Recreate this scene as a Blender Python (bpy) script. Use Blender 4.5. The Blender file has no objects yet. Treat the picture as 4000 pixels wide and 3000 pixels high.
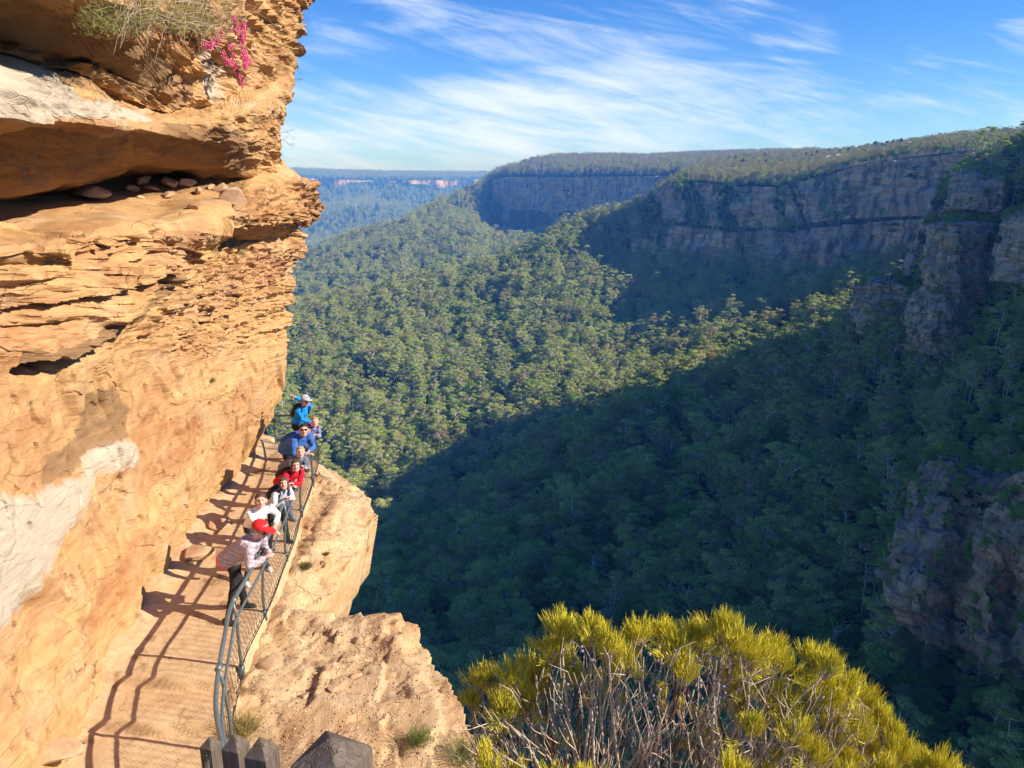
import bpy, math, random
import numpy as np
from mathutils import Vector, Matrix

random.seed(7); RNG = np.random.default_rng(7)
SC = bpy.context.scene
COL = SC.collection
R = math.radians

# ------------------------------------------------------------------ camera, world, sun, exposure
CZ = 6.5; TH = R(14.9); F_PX = 3000.0
cam_d = bpy.data.cameras.new('camera'); cam = bpy.data.objects.new('camera', cam_d); COL.objects.link(cam)
cam.location = (0, 0, CZ); cam.rotation_euler = (R(90) - TH, 0, 0)
cam_d.sensor_width = 36; cam_d.lens = 36 * F_PX / 4000; cam_d.clip_start = 0.05; cam_d.clip_end = 60000
SC.camera = cam

SUN_DIR = Vector((0.829, -0.178, 0.53)).normalized()           # towards the sun
SUN_EL = math.asin(SUN_DIR.z); SUN_AZ = math.atan2(SUN_DIR.x, SUN_DIR.y)
sun_d = bpy.data.lights.new('sun', 'SUN'); sun = bpy.data.objects.new('sun', sun_d); COL.objects.link(sun)
sun_d.energy = 5.0; sun_d.angle = R(0.42); sun_d.color = (1.0, 0.93, 0.82)
sun.rotation_euler = SUN_DIR.to_track_quat('Z', 'Y').to_euler()

SC.view_settings.view_transform = 'Standard'; SC.view_settings.look = 'None'
SC.view_settings.gamma = 1; SC.view_settings.exposure = 0.72
SC.cycles.max_bounces = 5; SC.cycles.diffuse_bounces = 2; SC.cycles.glossy_bounces = 2
SC.cycles.transmission_bounces = 3; SC.cycles.transparent_max_bounces = 6; SC.cycles.volume_bounces = 0
SC.cycles.use_fast_gi = False
SC.cycles.caustics_reflective = False; SC.cycles.caustics_refractive = False

world = bpy.data.worlds.new("World"); SC.world = world; world.use_nodes = True

class NT:
    """small helper round a node tree"""
    def __init__(s, nt): s.nt = nt; s.n = nt.nodes; s.l = nt.links
    def node(s, t, **kw):
        n = s.n.new(t)
        for k, v in kw.items():
            if k.startswith('i_'): n.inputs[k[2:].replace('_', ' ')].default_value = v
            else: setattr(n, k, v)
        return n
    def put(s, sock, v):
        if isinstance(v, bpy.types.NodeSocket): s.l.new(v, sock)
        elif v is not None: sock.default_value = v
    def math(s, op, a, b=None, clamp=False, c=None):
        n = s.n.new('ShaderNodeMath'); n.operation = op; n.use_clamp = clamp
        s.put(n.inputs[0], a); s.put(n.inputs[1], b)
        if c is not None: s.put(n.inputs[2], c)
        return n.outputs[0]
    def noise(s, vec, scale, detail=4, rough=.55, dist=0, w=None):
        n = s.n.new('ShaderNodeTexNoise'); s.put(n.inputs['Vector'], vec)
        n.inputs['Scale'].default_value = scale; n.inputs['Detail'].default_value = detail
        n.inputs['Roughness'].default_value = rough; n.inputs['Distortion'].default_value = dist
        return n.outputs['Fac']
    def mapv(s, vec, scale=(1, 1, 1), rot=(0, 0, 0), loc=(0, 0, 0)):
        n = s.n.new('ShaderNodeMapping'); s.put(n.inputs[0], vec)
        n.inputs['Scale'].default_value = scale; n.inputs['Rotation'].default_value = rot; n.inputs['Location'].default_value = loc
        return n.outputs[0]
    def ramp(s, f, stops, interp='LINEAR'):
        n = s.n.new('ShaderNodeValToRGB'); n.color_ramp.interpolation = interp; s.put(n.inputs[0], f)
        el = n.color_ramp.elements
        while len(el) < len(stops): el.new(0.5)
        for e, (p, c) in zip(el, stops):
            e.position = p; e.color = (c, c, c, 1) if not hasattr(c, '__len__') else (*c[:3], 1)
        return n.outputs[0]
    def mix(s, f, a, b, mode='MIX'):
        n = s.n.new('ShaderNodeMix'); n.data_type = 'RGBA'; n.blend_type = mode
        s.put(n.inputs[0], f)
        for i, v in ((6, a), (7, b)):
            if isinstance(v, bpy.types.NodeSocket): s.l.new(v, n.inputs[i])
            else: n.inputs[i].default_value = (*v[:3], 1) if hasattr(v, '__len__') else (v, v, v, 1)
        return n.outputs[2]
    def maprange(s, v, a, b, c=0, d=1):
        n = s.n.new('ShaderNodeMapRange'); n.interpolation_type = 'SMOOTHSTEP'
        s.put(n.inputs[0], v); n.inputs[1].default_value = a; n.inputs[2].default_value = b
        n.inputs[3].default_value = c; n.inputs[4].default_value = d
        return n.outputs[0]

# --- sky: Nishita with thin cirrus mixed in by direction
w = NT(world.node_tree); w.n.clear()
out = w.node('ShaderNodeOutputWorld'); bg = w.node('ShaderNodeBackground')
sky = w.node('ShaderNodeTexSky', sky_type='NISHITA', sun_disc=False)
sky.sun_elevation = SUN_EL; sky.sun_rotation = SUN_AZ; sky.altitude = 900; sky.air_density = 1.0; sky.dust_density = 0.15; sky.ozone_density = 2.5
hs = w.node('ShaderNodeHueSaturation'); hs.inputs['Saturation'].default_value = 1.3; w.l.new(sky.outputs[0], hs.inputs['Color'])
tc = w.node('ShaderNodeTexCoord'); sp = w.node('ShaderNodeSeparateXYZ'); w.l.new(tc.outputs['Generated'], sp.inputs[0])
den = w.math('ADD', w.math('ABSOLUTE', sp.outputs[1]), .12)
U = w.math('DIVIDE', sp.outputs[0], den); V = w.math('DIVIDE', sp.outputs[2], den)
cb = w.node('ShaderNodeCombineXYZ'); w.l.new(U, cb.inputs[0]); w.l.new(V, cb.inputs[1])
uv = cb.outputs[0]
n1 = w.noise(w.mapv(w.mapv(uv, (1, 1, 1), (0, 0, R(9))), (2.2, 14, 1)), 1.0, 10, .62, 1.3)
n2 = w.noise(w.mapv(w.mapv(uv, (1, 1, 1), (0, 0, R(15))), (6, 40, 1), (0, 0, 0), (3, 1, 0)), 1.0, 8, .65, .8)
n3 = w.noise(w.mapv(uv, (1.6, 5, 1), (0, 0, R(-8)), (7, 4, 0)), 1.0, 3, .5, .3)
tex = w.math('ADD', w.math('MULTIPLY', n1, .6), w.math('MULTIPLY', n2, .4))
def blob(cx, cy, rx, ry, rot=0, amp=1):
    rx *= 1.45; ry *= 1.5
    du = w.math('SUBTRACT', U, cx); dv = w.math('SUBTRACT', V, cy)
    c, s_ = math.cos(R(rot)), math.sin(R(rot))
    a = w.math('DIVIDE', w.math('ADD', w.math('MULTIPLY', du, c), w.math('MULTIPLY', dv, s_)), rx)
    b = w.math('DIVIDE', w.math('SUBTRACT', w.math('MULTIPLY', dv, c), w.math('MULTIPLY', du, s_)), ry)
    d = w.math('ADD', w.math('MULTIPLY', a, a), w.math('MULTIPLY', b, b))
    return w.math('MULTIPLY', w.maprange(d, 0, 1, 1, 0), amp)
CLOUD = [(.0, .12, .35, .03, -6, .55), (.15, .165, .16, .05, -20, .7), (.1, .07, .7, .05, 2, .8), (-.35, .055, .2, .03, 6, .7), (.45, .2, .12, .02, -5, .45), (.08, .066, .42, .058, 5, 1.15), (-.10, .055, .45, .05, -3, .9), (-.02, .152, .14, .034, -10, .85), (.31, .128, .075, .05, -52, .95),
         (.24, .19, .07, .03, -25, .9), (.38, .088, .2, .03, -8, .75), (-.28, .15, .2, .06, -12, .42), (.57, .13, .09, .05, 30, .5), (.22, .1, .18, .045, -30, .8), (-.27, .03, .14, .012, -4, .7), (-.18, .1, .3, .02, 0, .5)]
m = None
for c_ in CLOUD:
    bb = blob(*c_); m = bb if m is None else w.math('MAXIMUM', m, bb)
mm = w.math('ADD', w.math('MULTIPLY', m, .8), w.math('MULTIPLY', w.math('SUBTRACT', n3, .5), 1.3))
cl = w.maprange(w.math('ADD', w.math('ADD', mm, w.math('MULTIPLY', w.math('SUBTRACT', tex, .5), 3.5)), -.36), 0, 1.0, 0, 1)
cl = w.math('MULTIPLY', cl, .8)
skc = w.mix(1.0, hs.outputs[0], (0.60, .81, 1.20), 'MULTIPLY')
ccol = w.mix(cl, skc, (7.2, 7.7, 8.6))
w.l.new(ccol, bg.inputs[0]); bg.inputs[1].default_value = 0.09
w.l.new(bg.outputs[0], out.inputs[0])

# ------------------------------------------------------------------ helpers
def pdir(px, py):
    a = (px - 2000) / F_PX; b = (py - 1500) / F_PX
    return a, math.cos(TH) - b * math.sin(TH), -math.sin(TH) - b * math.cos(TH)
def P(px, py, r):                    # point seen at (px,py), r metres ahead (world Y)
    a, dy, dz = pdir(px, py); t = r / dy
    return (a * t, r, CZ + dz * t)
def PX(px, py, x):                   # point seen at (px,py) on the plane X = x
    a, dy, dz = pdir(px, py); t = x / a
    return (x, dy * t, CZ + dz * t)
def PZ(px, py, z):
    a, dy, dz = pdir(px, py); t = (z - CZ) / dz
    return (a * t, dy * t, z)
def proj(p):                         # world array -> pixel
    p = np.asarray(p, float); d = p - np.array([0, 0, CZ])
    f = d[..., 1] * math.cos(TH) - d[..., 2] * math.sin(TH)
    u = d[..., 1] * math.sin(TH) + d[..., 2] * math.cos(TH)
    f_ = np.where(np.abs(f) < 1e-6, 1e-6, f)
    return 2000 + d[..., 0] / f_ * F_PX, 1500 - u / f_ * F_PX, f

_perm = np.random.default_rng(3).permutation(256); _perm = np.concatenate([_perm, _perm, _perm])
_g = np.random.default_rng(4).normal(size=(256, 3)); _g /= np.linalg.norm(_g, axis=1)[:, None]
def pn(x, y, z):
    x, y, z = np.broadcast_arrays(np.asarray(x, float), np.asarray(y, float), np.asarray(z, float))
    xi = np.floor(x).astype(int); yi = np.floor(y).astype(int); zi = np.floor(z).astype(int)
    xf, yf, zf = x - xi, y - yi, z - zi
    u = xf**3 * (xf * (xf * 6 - 15) + 10); v = yf**3 * (yf * (yf * 6 - 15) + 10); ww = zf**3 * (zf * (zf * 6 - 15) + 10)
    r = 0
    for dx in (0, 1):
        for dy in (0, 1):
            for dz in (0, 1):
                h = _perm[_perm[_perm[(xi + dx) & 255] + ((yi + dy) & 255)] + ((zi + dz) & 255)]
                g = _g[h]
                d = g[..., 0] * (xf - dx) + g[..., 1] * (yf - dy) + g[..., 2] * (zf - dz)
                r = r + d * (u if dx else 1 - u) * (v if dy else 1 - v) * (ww if dz else 1 - ww)
    return r * 1.5
def fbm(x, y, z, o=4, lac=2.03, gain=.5):
    s = 0; a = 1; t = 0
    for i in range(o):
        s = s + a * pn(x, y, z); t += a; a *= gain
        x = x * lac + 17.3; y = y * lac + 5.1; z = z * lac + 9.7
    return s / t
def ridge(x, y, z, o=4):
    s = 0; a = 1; t = 0
    for i in range(o):
        s = s + a * (1 - 2 * np.abs(pn(x, y, z))); t += a; a *= .5
        x = x * 2.1 + 3.3; y = y * 2.1 + 7.7; z = z * 2.1 + 1.9
    return s / t
def sstep(a, b, x):
    t = np.clip((x - a) / (b - a), 0, 1); return t * t * (3 - 2 * t)
def poly_sd(px, py, poly):           # signed distance to polygon, positive inside
    poly = np.asarray(poly, float); n = len(poly)
    d = np.full(px.shape, 1e18); ins = np.zeros(px.shape, bool)
    for i in range(n):
        a = poly[i]; b = poly[(i + 1) % n]; e = b - a
        t = np.clip(((px - a[0]) * e[0] + (py - a[1]) * e[1]) / max(e @ e, 1e-9), 0, 1)
        d = np.minimum(d, (px - a[0] - e[0] * t)**2 + (py - a[1] - e[1] * t)**2)
        c = (a[1] > py) != (b[1] > py)
        xx = a[0] + (py - a[1]) / (e[1] if abs(e[1]) > 1e-9 else 1e-9) * e[0]
        ins ^= c & (px < xx)
    d = np.sqrt(d); return np.where(ins, d, -d)
def line_d(px, py, pts):             # distance to polyline and fraction along it
    pts = np.asarray(pts, float); best = np.full(px.shape, 1e18); side = np.zeros(px.shape)
    for i in range(len(pts) - 1):
        a = pts[i]; b = pts[i + 1]; e = b - a
        t = np.clip(((px - a[0]) * e[0] + (py - a[1]) * e[1]) / (e @ e), 0, 1)
        dx = px - a[0] - e[0] * t; dy = py - a[1] - e[1] * t
        d = dx * dx + dy * dy; s_ = e[0] * dy - e[1] * dx
        k = d < best; side = np.where(k, s_, side); best = np.minimum(best, d)
    return np.sqrt(best), side

def tag(o, label=None, cat=None, group=None, kind=None):
    for k, v in (('label', label), ('category', cat), ('group', group), ('kind', kind)):
        if v: o[k] = v
    return o
def link(name, me, mat=None, parent=None):
    o = bpy.data.objects.new(name, me); COL.objects.link(o)
    if mat:
        me.materials.clear()
        for m_ in (mat if isinstance(mat, (list, tuple)) else [mat]): me.materials.append(m_)
    if parent: o.parent = parent
    return o
def empty(name, loc=(0, 0, 0), rz=0):
    o = bpy.data.objects.new(name, None); COL.objects.link(o); o.location = loc; o.rotation_euler = (0, 0, rz)
    o.empty_display_size = .2
    return o
def fast_mesh(name, V, F, smooth=True, mats=None):
    """V (n,3) array; F (m,k) int array of quads or triangles, or list of such arrays"""
    me = bpy.data.meshes.new(name); V = np.asarray(V, np.float32)
    Fs = [np.asarray(f, np.int32) for f in (F if isinstance(F, list) else [F]) if len(f)]
    me.vertices.add(len(V)); me.vertices.foreach_set('co', V.ravel())
    nl = sum(f.size for f in Fs); nf = sum(len(f) for f in Fs)
    me.loops.add(nl); me.loops.foreach_set('vertex_index', np.concatenate([f.ravel() for f in Fs]))
    me.polygons.add(nf)
    tot = np.concatenate([np.full(len(f), f.shape[1]) for f in Fs]); st = np.concatenate([[0], np.cumsum(tot)[:-1]])
    me.polygons.foreach_set('loop_start', st.astype(np.int32)); me.polygons.foreach_set('loop_total', tot.astype(np.int32))
    if mats is not None: me.polygons.foreach_set('material_index', np.asarray(mats, np.int32))
    me.polygons.foreach_set('use_smooth', np.full(nf, bool(smooth)))
    me.update(calc_edges=True); me.validate(); return me
def grid_mesh(name, G, smooth=True, attrs=None, flip=False):
    nr, nc = G.shape[:2]
    i = np.arange(nr * nc).reshape(nr, nc)
    q = np.stack([i[:-1, :-1], i[:-1, 1:], i[1:, 1:], i[1:, :-1]], -1).reshape(-1, 4)
    if flip: q = q[:, ::-1]
    me = fast_mesh(name, G.reshape(-1, 3), q, smooth)
    for k, a in (attrs or {}).items():
        at = me.attributes.new(k, 'FLOAT', 'POINT'); at.data.foreach_set('value', np.asarray(a, np.float32).ravel())
    return me
def grid_normals(G):
    du = np.gradient(G, axis=1); dv = np.gradient(G, axis=0)
    n = np.cross(du, dv); n /= np.linalg.norm(n, axis=-1, keepdims=True) + 1e-9
    return n
def resample(row, m, s=None):
    """row: list of 3D points -> m points, smooth (pchip-like) in index space weighted by px"""
    row = np.asarray(row, float)
    x = np.arange(len(row)) if s is None else np.asarray(s, float)
    xs = np.linspace(x[0], x[-1], m)
    out_ = np.empty((m, row.shape[1]))
    for k in range(row.shape[1]): out_[:, k] = pchip(x, row[:, k], xs)
    return out_
def pchip(x, y, xs):
    h = np.diff(x); d = np.diff(y) / h; n = len(x); mk = np.zeros(n)
    for i in range(1, n - 1):
        if d[i - 1] * d[i] > 0:
            w1 = 2 * h[i] + h[i - 1]; w2 = h[i] + 2 * h[i - 1]
            mk[i] = (w1 + w2) / (w1 / d[i - 1] + w2 / d[i])
    mk[0] = d[0]; mk[-1] = d[-1]
    i = np.clip(np.searchsorted(x, xs) - 1, 0, n - 2)
    t = (xs - x[i]) / h[i]
    return ((2 * t**3 - 3 * t**2 + 1) * y[i] + (t**3 - 2 * t**2 + t) * h[i] * mk[i] + (-2 * t**3 + 3 * t**2) * y[i + 1] + (t**3 - t**2) * h[i] * mk[i + 1])
def tube_arrays(pts, rad, n=6, closed_ends=True):
    pts = np.asarray(pts, float); m = len(pts)
    rad = np.full(m, rad, float) if np.isscalar(rad) else np.asarray(rad, float)
    tg = np.gradient(pts, axis=0); tg /= np.linalg.norm(tg, axis=1)[:, None] + 1e-12
    ref = np.array([0, 0, 1.]) if abs(tg[0][2]) < .9 else np.array([1., 0, 0])
    V = []; u = np.cross(tg[0], ref); u /= np.linalg.norm(u)
    ang = np.arange(n) * 2 * np.pi / n
    for i in range(m):
        u = u - tg[i] * (u @ tg[i]); u /= np.linalg.norm(u) + 1e-12
        v = np.cross(tg[i], u)
        V.append(pts[i] + rad[i] * (np.cos(ang)[:, None] * u + np.sin(ang)[:, None] * v))
    V = np.concatenate(V); i0 = np.arange(n); j0 = (i0 + 1) % n
    Q = np.concatenate([np.stack([k * n + i0, k * n + j0, (k + 1) * n + j0, (k + 1) * n + i0], 1) for k in range(m - 1)])
    T = np.zeros((0, 3), int)
    if closed_ends:
        V = np.concatenate([V, pts[:1], pts[-1:]]); c0 = m * n; c1 = c0 + 1
        T = np.concatenate([np.stack([np.full(n, c0), j0, i0], 1), np.stack([np.full(n, c1), (m - 1) * n + i0, (m - 1) * n + j0], 1)])
    return V, Q, T
class MB:
    """collects quads and triangles, then links them as ONE mesh object"""
    def __init__(s): s.V = []; s.Q = []; s.T = []; s.n = 0; s.mq = []; s.mt = []
    def add(s, V, Q=None, T=None, mi=0):
        s.V.append(np.asarray(V, float).reshape(-1, 3))
        if Q is not None and len(Q): s.Q.append(np.asarray(Q, int) + s.n); s.mq += [mi] * len(Q)
        if T is not None and len(T): s.T.append(np.asarray(T, int) + s.n); s.mt += [mi] * len(T)
        s.n += len(s.V[-1]); return s
    def tube(s, pts, rad, n=6, mi=0): return s.add(*tube_arrays(pts, rad, n), mi=mi)
    def box(s, c, size, rot=None, mi=0):
        v = np.array([[x, y, z] for x in (-.5, .5) for y in (-.5, .5) for z in (-.5, .5)]) * size
        if rot is not None: v = v @ np.array(rot.to_3x3() if hasattr(rot, 'to_3x3') else rot).T
        q = [[0, 1, 3, 2], [4, 6, 7, 5], [0, 4, 5, 1], [2, 3, 7, 6], [0, 2, 6, 4], [1, 5, 7, 3]]
        return s.add(v + np.asarray(c), q, mi=mi)
    def ell(s, c, r, nu=12, nv=8, rot=None, warp=None, mi=0):
        th = np.linspace(0, np.pi, nv + 1); ph = np.arange(nu) * 2 * np.pi / nu
        v = np.array([[math.sin(t) * math.cos(p), math.sin(t) * math.sin(p), math.cos(t)] for t in th[1:-1] for p in ph] + [[0, 0, 1], [0, 0, -1]])
        if warp is not None: v = warp(v)
        v = v * r
        if rot is not None: v = v @ np.array(rot.to_3x3() if hasattr(rot, 'to_3x3') else rot).T
        i0 = np.arange(nu); j0 = (i0 + 1) % nu
        Q = np.concatenate([np.stack([k * nu + i0, (k + 1) * nu + i0, (k + 1) * nu + j0, k * nu + j0], 1) for k in range(nv - 2)])
        t0 = (nv - 1) * nu
        T = np.concatenate([np.stack([np.full(nu, t0), i0, j0], 1), np.stack([np.full(nu, t0 + 1), (nv - 2) * nu + j0, (nv - 2) * nu + i0], 1)])
        return s.add(v + np.asarray(c), Q, T, mi=mi)
    def build(s, name, mat=None, parent=None, smooth=True):
        F = [np.concatenate(x) for x in (s.Q, s.T) if x]
        me = fast_mesh(name, np.concatenate(s.V), F, smooth, s.mq + s.mt)
        return link(name, me, mat, parent)
    def mesh(s, name, smooth=True):
        F = [np.concatenate(x) for x in (s.Q, s.T) if x]
        return fast_mesh(name, np.concatenate(s.V), F, smooth, s.mq + s.mt)

def material(name, build, rough=.85, spec=.2):
    m_ = bpy.data.materials.new(name); m_.use_nodes = True
    nt = NT(m_.node_tree); b = nt.n['Principled BSDF']
    b.inputs['Roughness'].default_value = rough; b.inputs['Specular IOR Level'].default_value = spec
    build(nt, b); return m_
def simple(name, col, rough=.8, var=.25, scale=20, bump=0, metal=0, spec=.25, bscale=60, coord='Object'):
    def f(nt, b):
        t = nt.node('ShaderNodeTexCoord').outputs[coord]
        n = nt.noise(t, scale, 5)
        c = nt.mix(nt.ramp(n, [(.3, 0), (.7, 1)]), tuple(x * (1 - var) for x in col), tuple(min(1, x * (1 + var)) for x in col))
        nt.l.new(c, b.inputs['Base Color']); b.inputs['Metallic'].default_value = metal
        if bump:
            bp = nt.node('ShaderNodeBump'); bp.inputs['Strength'].default_value = bump; bp.inputs['Distance'].default_value = .01
            nt.l.new(nt.noise(t, bscale, 5), bp.inputs['Height']); nt.l.new(bp.outputs[0], b.inputs['Normal'])
    return material(name, f, rough, spec)
def attr(nt, name): 
    n = nt.node('ShaderNodeAttribute', attribute_name=name); return n.outputs['Fac']
# ------------------------------------------------------------------ distant terrain
def lerp_tab(cols, tab):             # tab: list of rows, each row list of (py,r) per col -> pts rows
    return [[P(px, py, r) for px, (py, r) in zip(cols, row)] for row in tab]
def loft(cols, tab, m, steps):
    rows = [np.array(r) for r in lerp_tab(cols, tab)]
    rs = np.stack([resample(r, m, cols) for r in rows])        # (nr, m, 3)
    outp = []
    for k in range(len(rs) - 1):
        for j in range(steps[k]):
            t = j / steps[k]; outp.append(rs[k] * (1 - t) + rs[k + 1] * t)
    outp.append(rs[-1]); return np.stack(outp)

def hill_mat(name, rockcols, veg=(.018, .032, .012), scale=1.0, strata=.25, dk=.85):
    def f(nt, b):
        geo = nt.node('ShaderNodeNewGeometry'); pos = geo.outputs['Position']
        n1 = nt.noise(nt.mapv(pos, (.012 / scale, .012 / scale, .05 / scale)), 1, 6, .6)
        n2 = nt.noise(nt.mapv(pos, (.03 / scale, .03 / scale, strata / scale)), 1, 5, .65, .4)
        n3 = nt.noise(nt.mapv(pos, (.12 / scale, .12 / scale, .02 / scale)), 1, 5, .6)
        c = nt.ramp(n2, [(.25, rockcols[0]), (.42, rockcols[1]), (.55, rockcols[2]), (.75, rockcols[3])])
        c = nt.mix(nt.ramp(n1, [(.40, 0), (.62, 1)]), c, rockcols[4])
        c = nt.mix(nt.ramp(n3, [(.46, 0), (.62, dk)]), c, (.045, .04, .04))
        v = nt.mix(nt.noise(pos, .15 / scale, 4), tuple(x * .6 for x in veg), tuple(x * 1.5 for x in veg))
        mk = nt.math('ADD', attr(nt, 'rock'), nt.math('MULTIPLY', nt.math('SUBTRACT', nt.noise(nt.mapv(pos, (.08 / scale, .08 / scale, .2 / scale)), 1, 5, .65), .5), 1.1))
        nt.l.new(nt.mix(nt.ramp(mk, [(.46, 0), (.54, 1)]), v, c), b.inputs['Base Color'])
        bp = nt.node('ShaderNodeBump'); bp.inputs['Strength'].default_value = .8; bp.inputs['Distance'].default_value = 3 * scale
        nt.l.new(nt.math('ADD', n2, n3), bp.inputs['Height']); nt.l.new(bp.outputs[0], b.inputs['Normal'])
    return material(name, f, .95, .05)
ROCKS = [(.12, .07, .05), (.50, .26, .13), (.76, .48, .25), (.72, .62, .48), (.36, .28, .23)]
M_hill = hill_mat('hill_rock', ROCKS, scale=1.0)
M_hillfar = hill_mat('far_hill_rock', [(.3, .18, .11), (.52, .30, .15), (.6, .36, .18), (.5, .4, .3), (.44, .33, .24)], veg=(.028, .05, .022), scale=5, strata=.08)

def rockify(G, jx=22., amp=6., strata=3., seed=0., thr=(.62, .45)):
    n = grid_normals(G); flip = np.sign(np.median(n[..., 2])); n = n * flip
    st = sstep(thr[0], thr[1], n[..., 2])
    x, y, z = G[..., 0], G[..., 1], G[..., 2]
    st_s = st
    d = ridge(x / jx + seed, y / jx, z / (jx * 6), 4) * amp + fbm(x / (jx * 4), y / (jx * 4), z / 60 + seed, 3) * amp * 2.0
    lay = z / strata + fbm(x / 90, y / 90, seed, 2) * 2
    fl = np.floor(lay); d = d + (pn(fl * 7.31, x / 45, y / 45 + seed)) * amp * .45
    h = n.copy(); h[..., 2] *= .15; h /= np.linalg.norm(h, axis=-1, keepdims=True) + 1e-9
    return G + h * (d * st_s)[..., None], n, st

# --- L0: near valley side, in shade
c0 = [700, 1300, 1900, 2500, 3000, 3350, 3520, 3700, 4100, 4700]
t0 = [
 [(3700, 90), (3700, 95), (3700, 95), (3700, 95), (3650, 95), (3600, 90), (3600, 88), (3600, 85), (3600, 75), (3600, 60)],
 [(3000, 130), (3000, 135), (3000, 130), (3000, 130), (2950, 125), (2900, 120), (2900, 118), (2900, 112), (2900, 100), (2900, 80)],
 [(2560, 210), (2520, 210), (2500, 205), (2480, 200), (2470, 192), (2450, 180), (2450, 172), (2450, 163), (2450, 140), (2450, 110)],
 [(2360, 290), (2280, 290), (2140, 285), (2060, 285), (2020, 270), (1980, 240), (1950, 228), (1920, 212), (1860, 175), (1800, 140)],
 [(2280, 340), (2160, 345), (1960, 360), (1740, 385), (1580, 390), (1480, 370), (1430, 345), (1380, 322), (1260, 260), (1100, 190)],
 [(2220, 375), (2090, 385), (1850, 425), (1550, 470), (1340, 500), (1215, 470), (1120, 425), (1100, 395), (880, 320), (700, 230)],
 [(2230, 385), (2090, 393), (1850, 432), (1550, 480), (1345, 510), (1195, 480), (1060, 440), (960, 420), (600, 350), (320, 260)],
 [(2240, 400), (2110, 410), (1880, 445), (1585, 490), (1370, 520), (1210, 495), (1060, 460), (690, 440), (470, 380), (170, 300)],
 [(2300, 430), (2200, 440), (1990, 470), (1700, 515), (1470, 545), (1300, 520), (1120, 500), (640, 480), (420, 430), (110, 360)],
]
G0 = loft(c0, t0, 420, [8, 16, 26, 30, 30, 12, 14, 10])
G0[..., 2] -= 15 * sstep(1.05, .9, 0 * G0[..., 2])  # room for the tree crowns
G0[..., 2] += fbm(G0[..., 0] / 60, G0[..., 1] / 60, 0, 4) * 9 - fbm(G0[..., 0] / 25, G0[..., 1] / 25, 3, 3) * 4
G0, N0, S0 = rockify(G0, 12, 3.5, 2.2, 1.0, (.5, .35))
hill0 = link('near_hillside', grid_mesh('near_hillside', G0, True, {'rock': S0 * .55}), M_hill); tag(hill0, kind='structure')

# --- crags standing out of the near hillside
def ccell(a, b_, s_):
    ia = np.floor(a).astype(int); ib = np.floor(b_ + .41 * (ia % 3)).astype(int); return _perm[_perm[(ia + s_) & 255] + (ib & 255)] / 255. - .5
def crag(name, rows, m, steps, back, amp, seed, jx=7., mat=None):
    full = []
    top = [(px, py - 25, r + back) for px, py, r in rows[0]]
    for row in [top] + rows:
        a, b_ = row[0], row[-1]
        ext = [(a[0] + 25, a[1], a[2] + back)] + list(row) + [(b_[0] - 25, b_[1], b_[2] + back)]
        full.append(np.array([P(*q) for q in ext]))
    m = int(m * 1.7); rs = np.stack([resample(r, m) for r in full]); o_ = []
    st = [8] + [int(q * 1.7) for q in steps]
    for k in range(len(rs) - 1):
        for j in range(st[k]):
            t = j / st[k]; o_.append(rs[k] * (1 - t) + rs[k + 1] * t)
    o_.append(rs[-1]); G = np.stack(o_)
    n = grid_normals(G)
    cen = np.array([0, 0, CZ]); s_ = np.sign(np.median(((cen - G) * n).sum(-1))); n = n * s_
    x, y, z = G[..., 0], G[..., 1], G[..., 2]
    z2 = z + x * .12
    lay = (z2 + y * .25 - x * .3) / 4.1 + fbm(x / 14, y / 14, z / 14 + seed, 3) * 1.6; fl = np.floor(lay)
    d = ridge(x / jx, y / jx, z2 / 40 + seed, 4) * amp + fbm(x / 20, y / 20, z2 / 16 + seed, 4) * amp * 1.3 + pn(fl * 5.7, x / 12, y / 12) * amp * .6 + ridge(x / 2.6 + z2 / 9, y / 2.6, z2 / 5, 4) * .55 - sstep(.55, .85, ridge((x + y) / 9 + z2 / 22, z2 / 30, seed, 3)) * amp * .8
    wq = fbm(x / 7, y / 7, z / 7, 3) * 3; d = d * .75 + ccell((z2 + wq) / (jx * .55), (x - y + z * .4 + wq) / (jx * .9), int(seed)) * amp * 1.3 + ccell((z2 + wq) / (jx * .2), (x - y + wq) / (jx * .3), int(seed) + 5) * amp * .45
    h = n.copy(); h[..., 2] *= .3
    G = G + h * d[..., None]
    nn = grid_normals(G) * s_
    rk = .58 + .32 * sstep(.8, .4, nn[..., 2]) + .35 * fbm(x / 12, y / 12, z / 12, 4)
    CRAGS.append((G, nn))
    o = link(name, grid_mesh(name, G, False, {'rock': rk}), mat or M_crag); tag(o, kind='structure'); return o
CRAGS = []
M_crag = hill_mat('crag_rock', [(.16, .10, .07), (.50, .30, .18), (.74, .46, .25), (.76, .64, .50), (.42, .35, .31)], scale=.35, dk=.4, veg=(.02, .032, .014))
M_crag2 = hill_mat('brown_crag_rock', [(.13, .08, .06), (.44, .24, .13), (.72, .42, .21), (.58, .45, .35), (.30, .23, .20)], scale=.3, dk=.5, veg=(.02, .032, .014))
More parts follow.
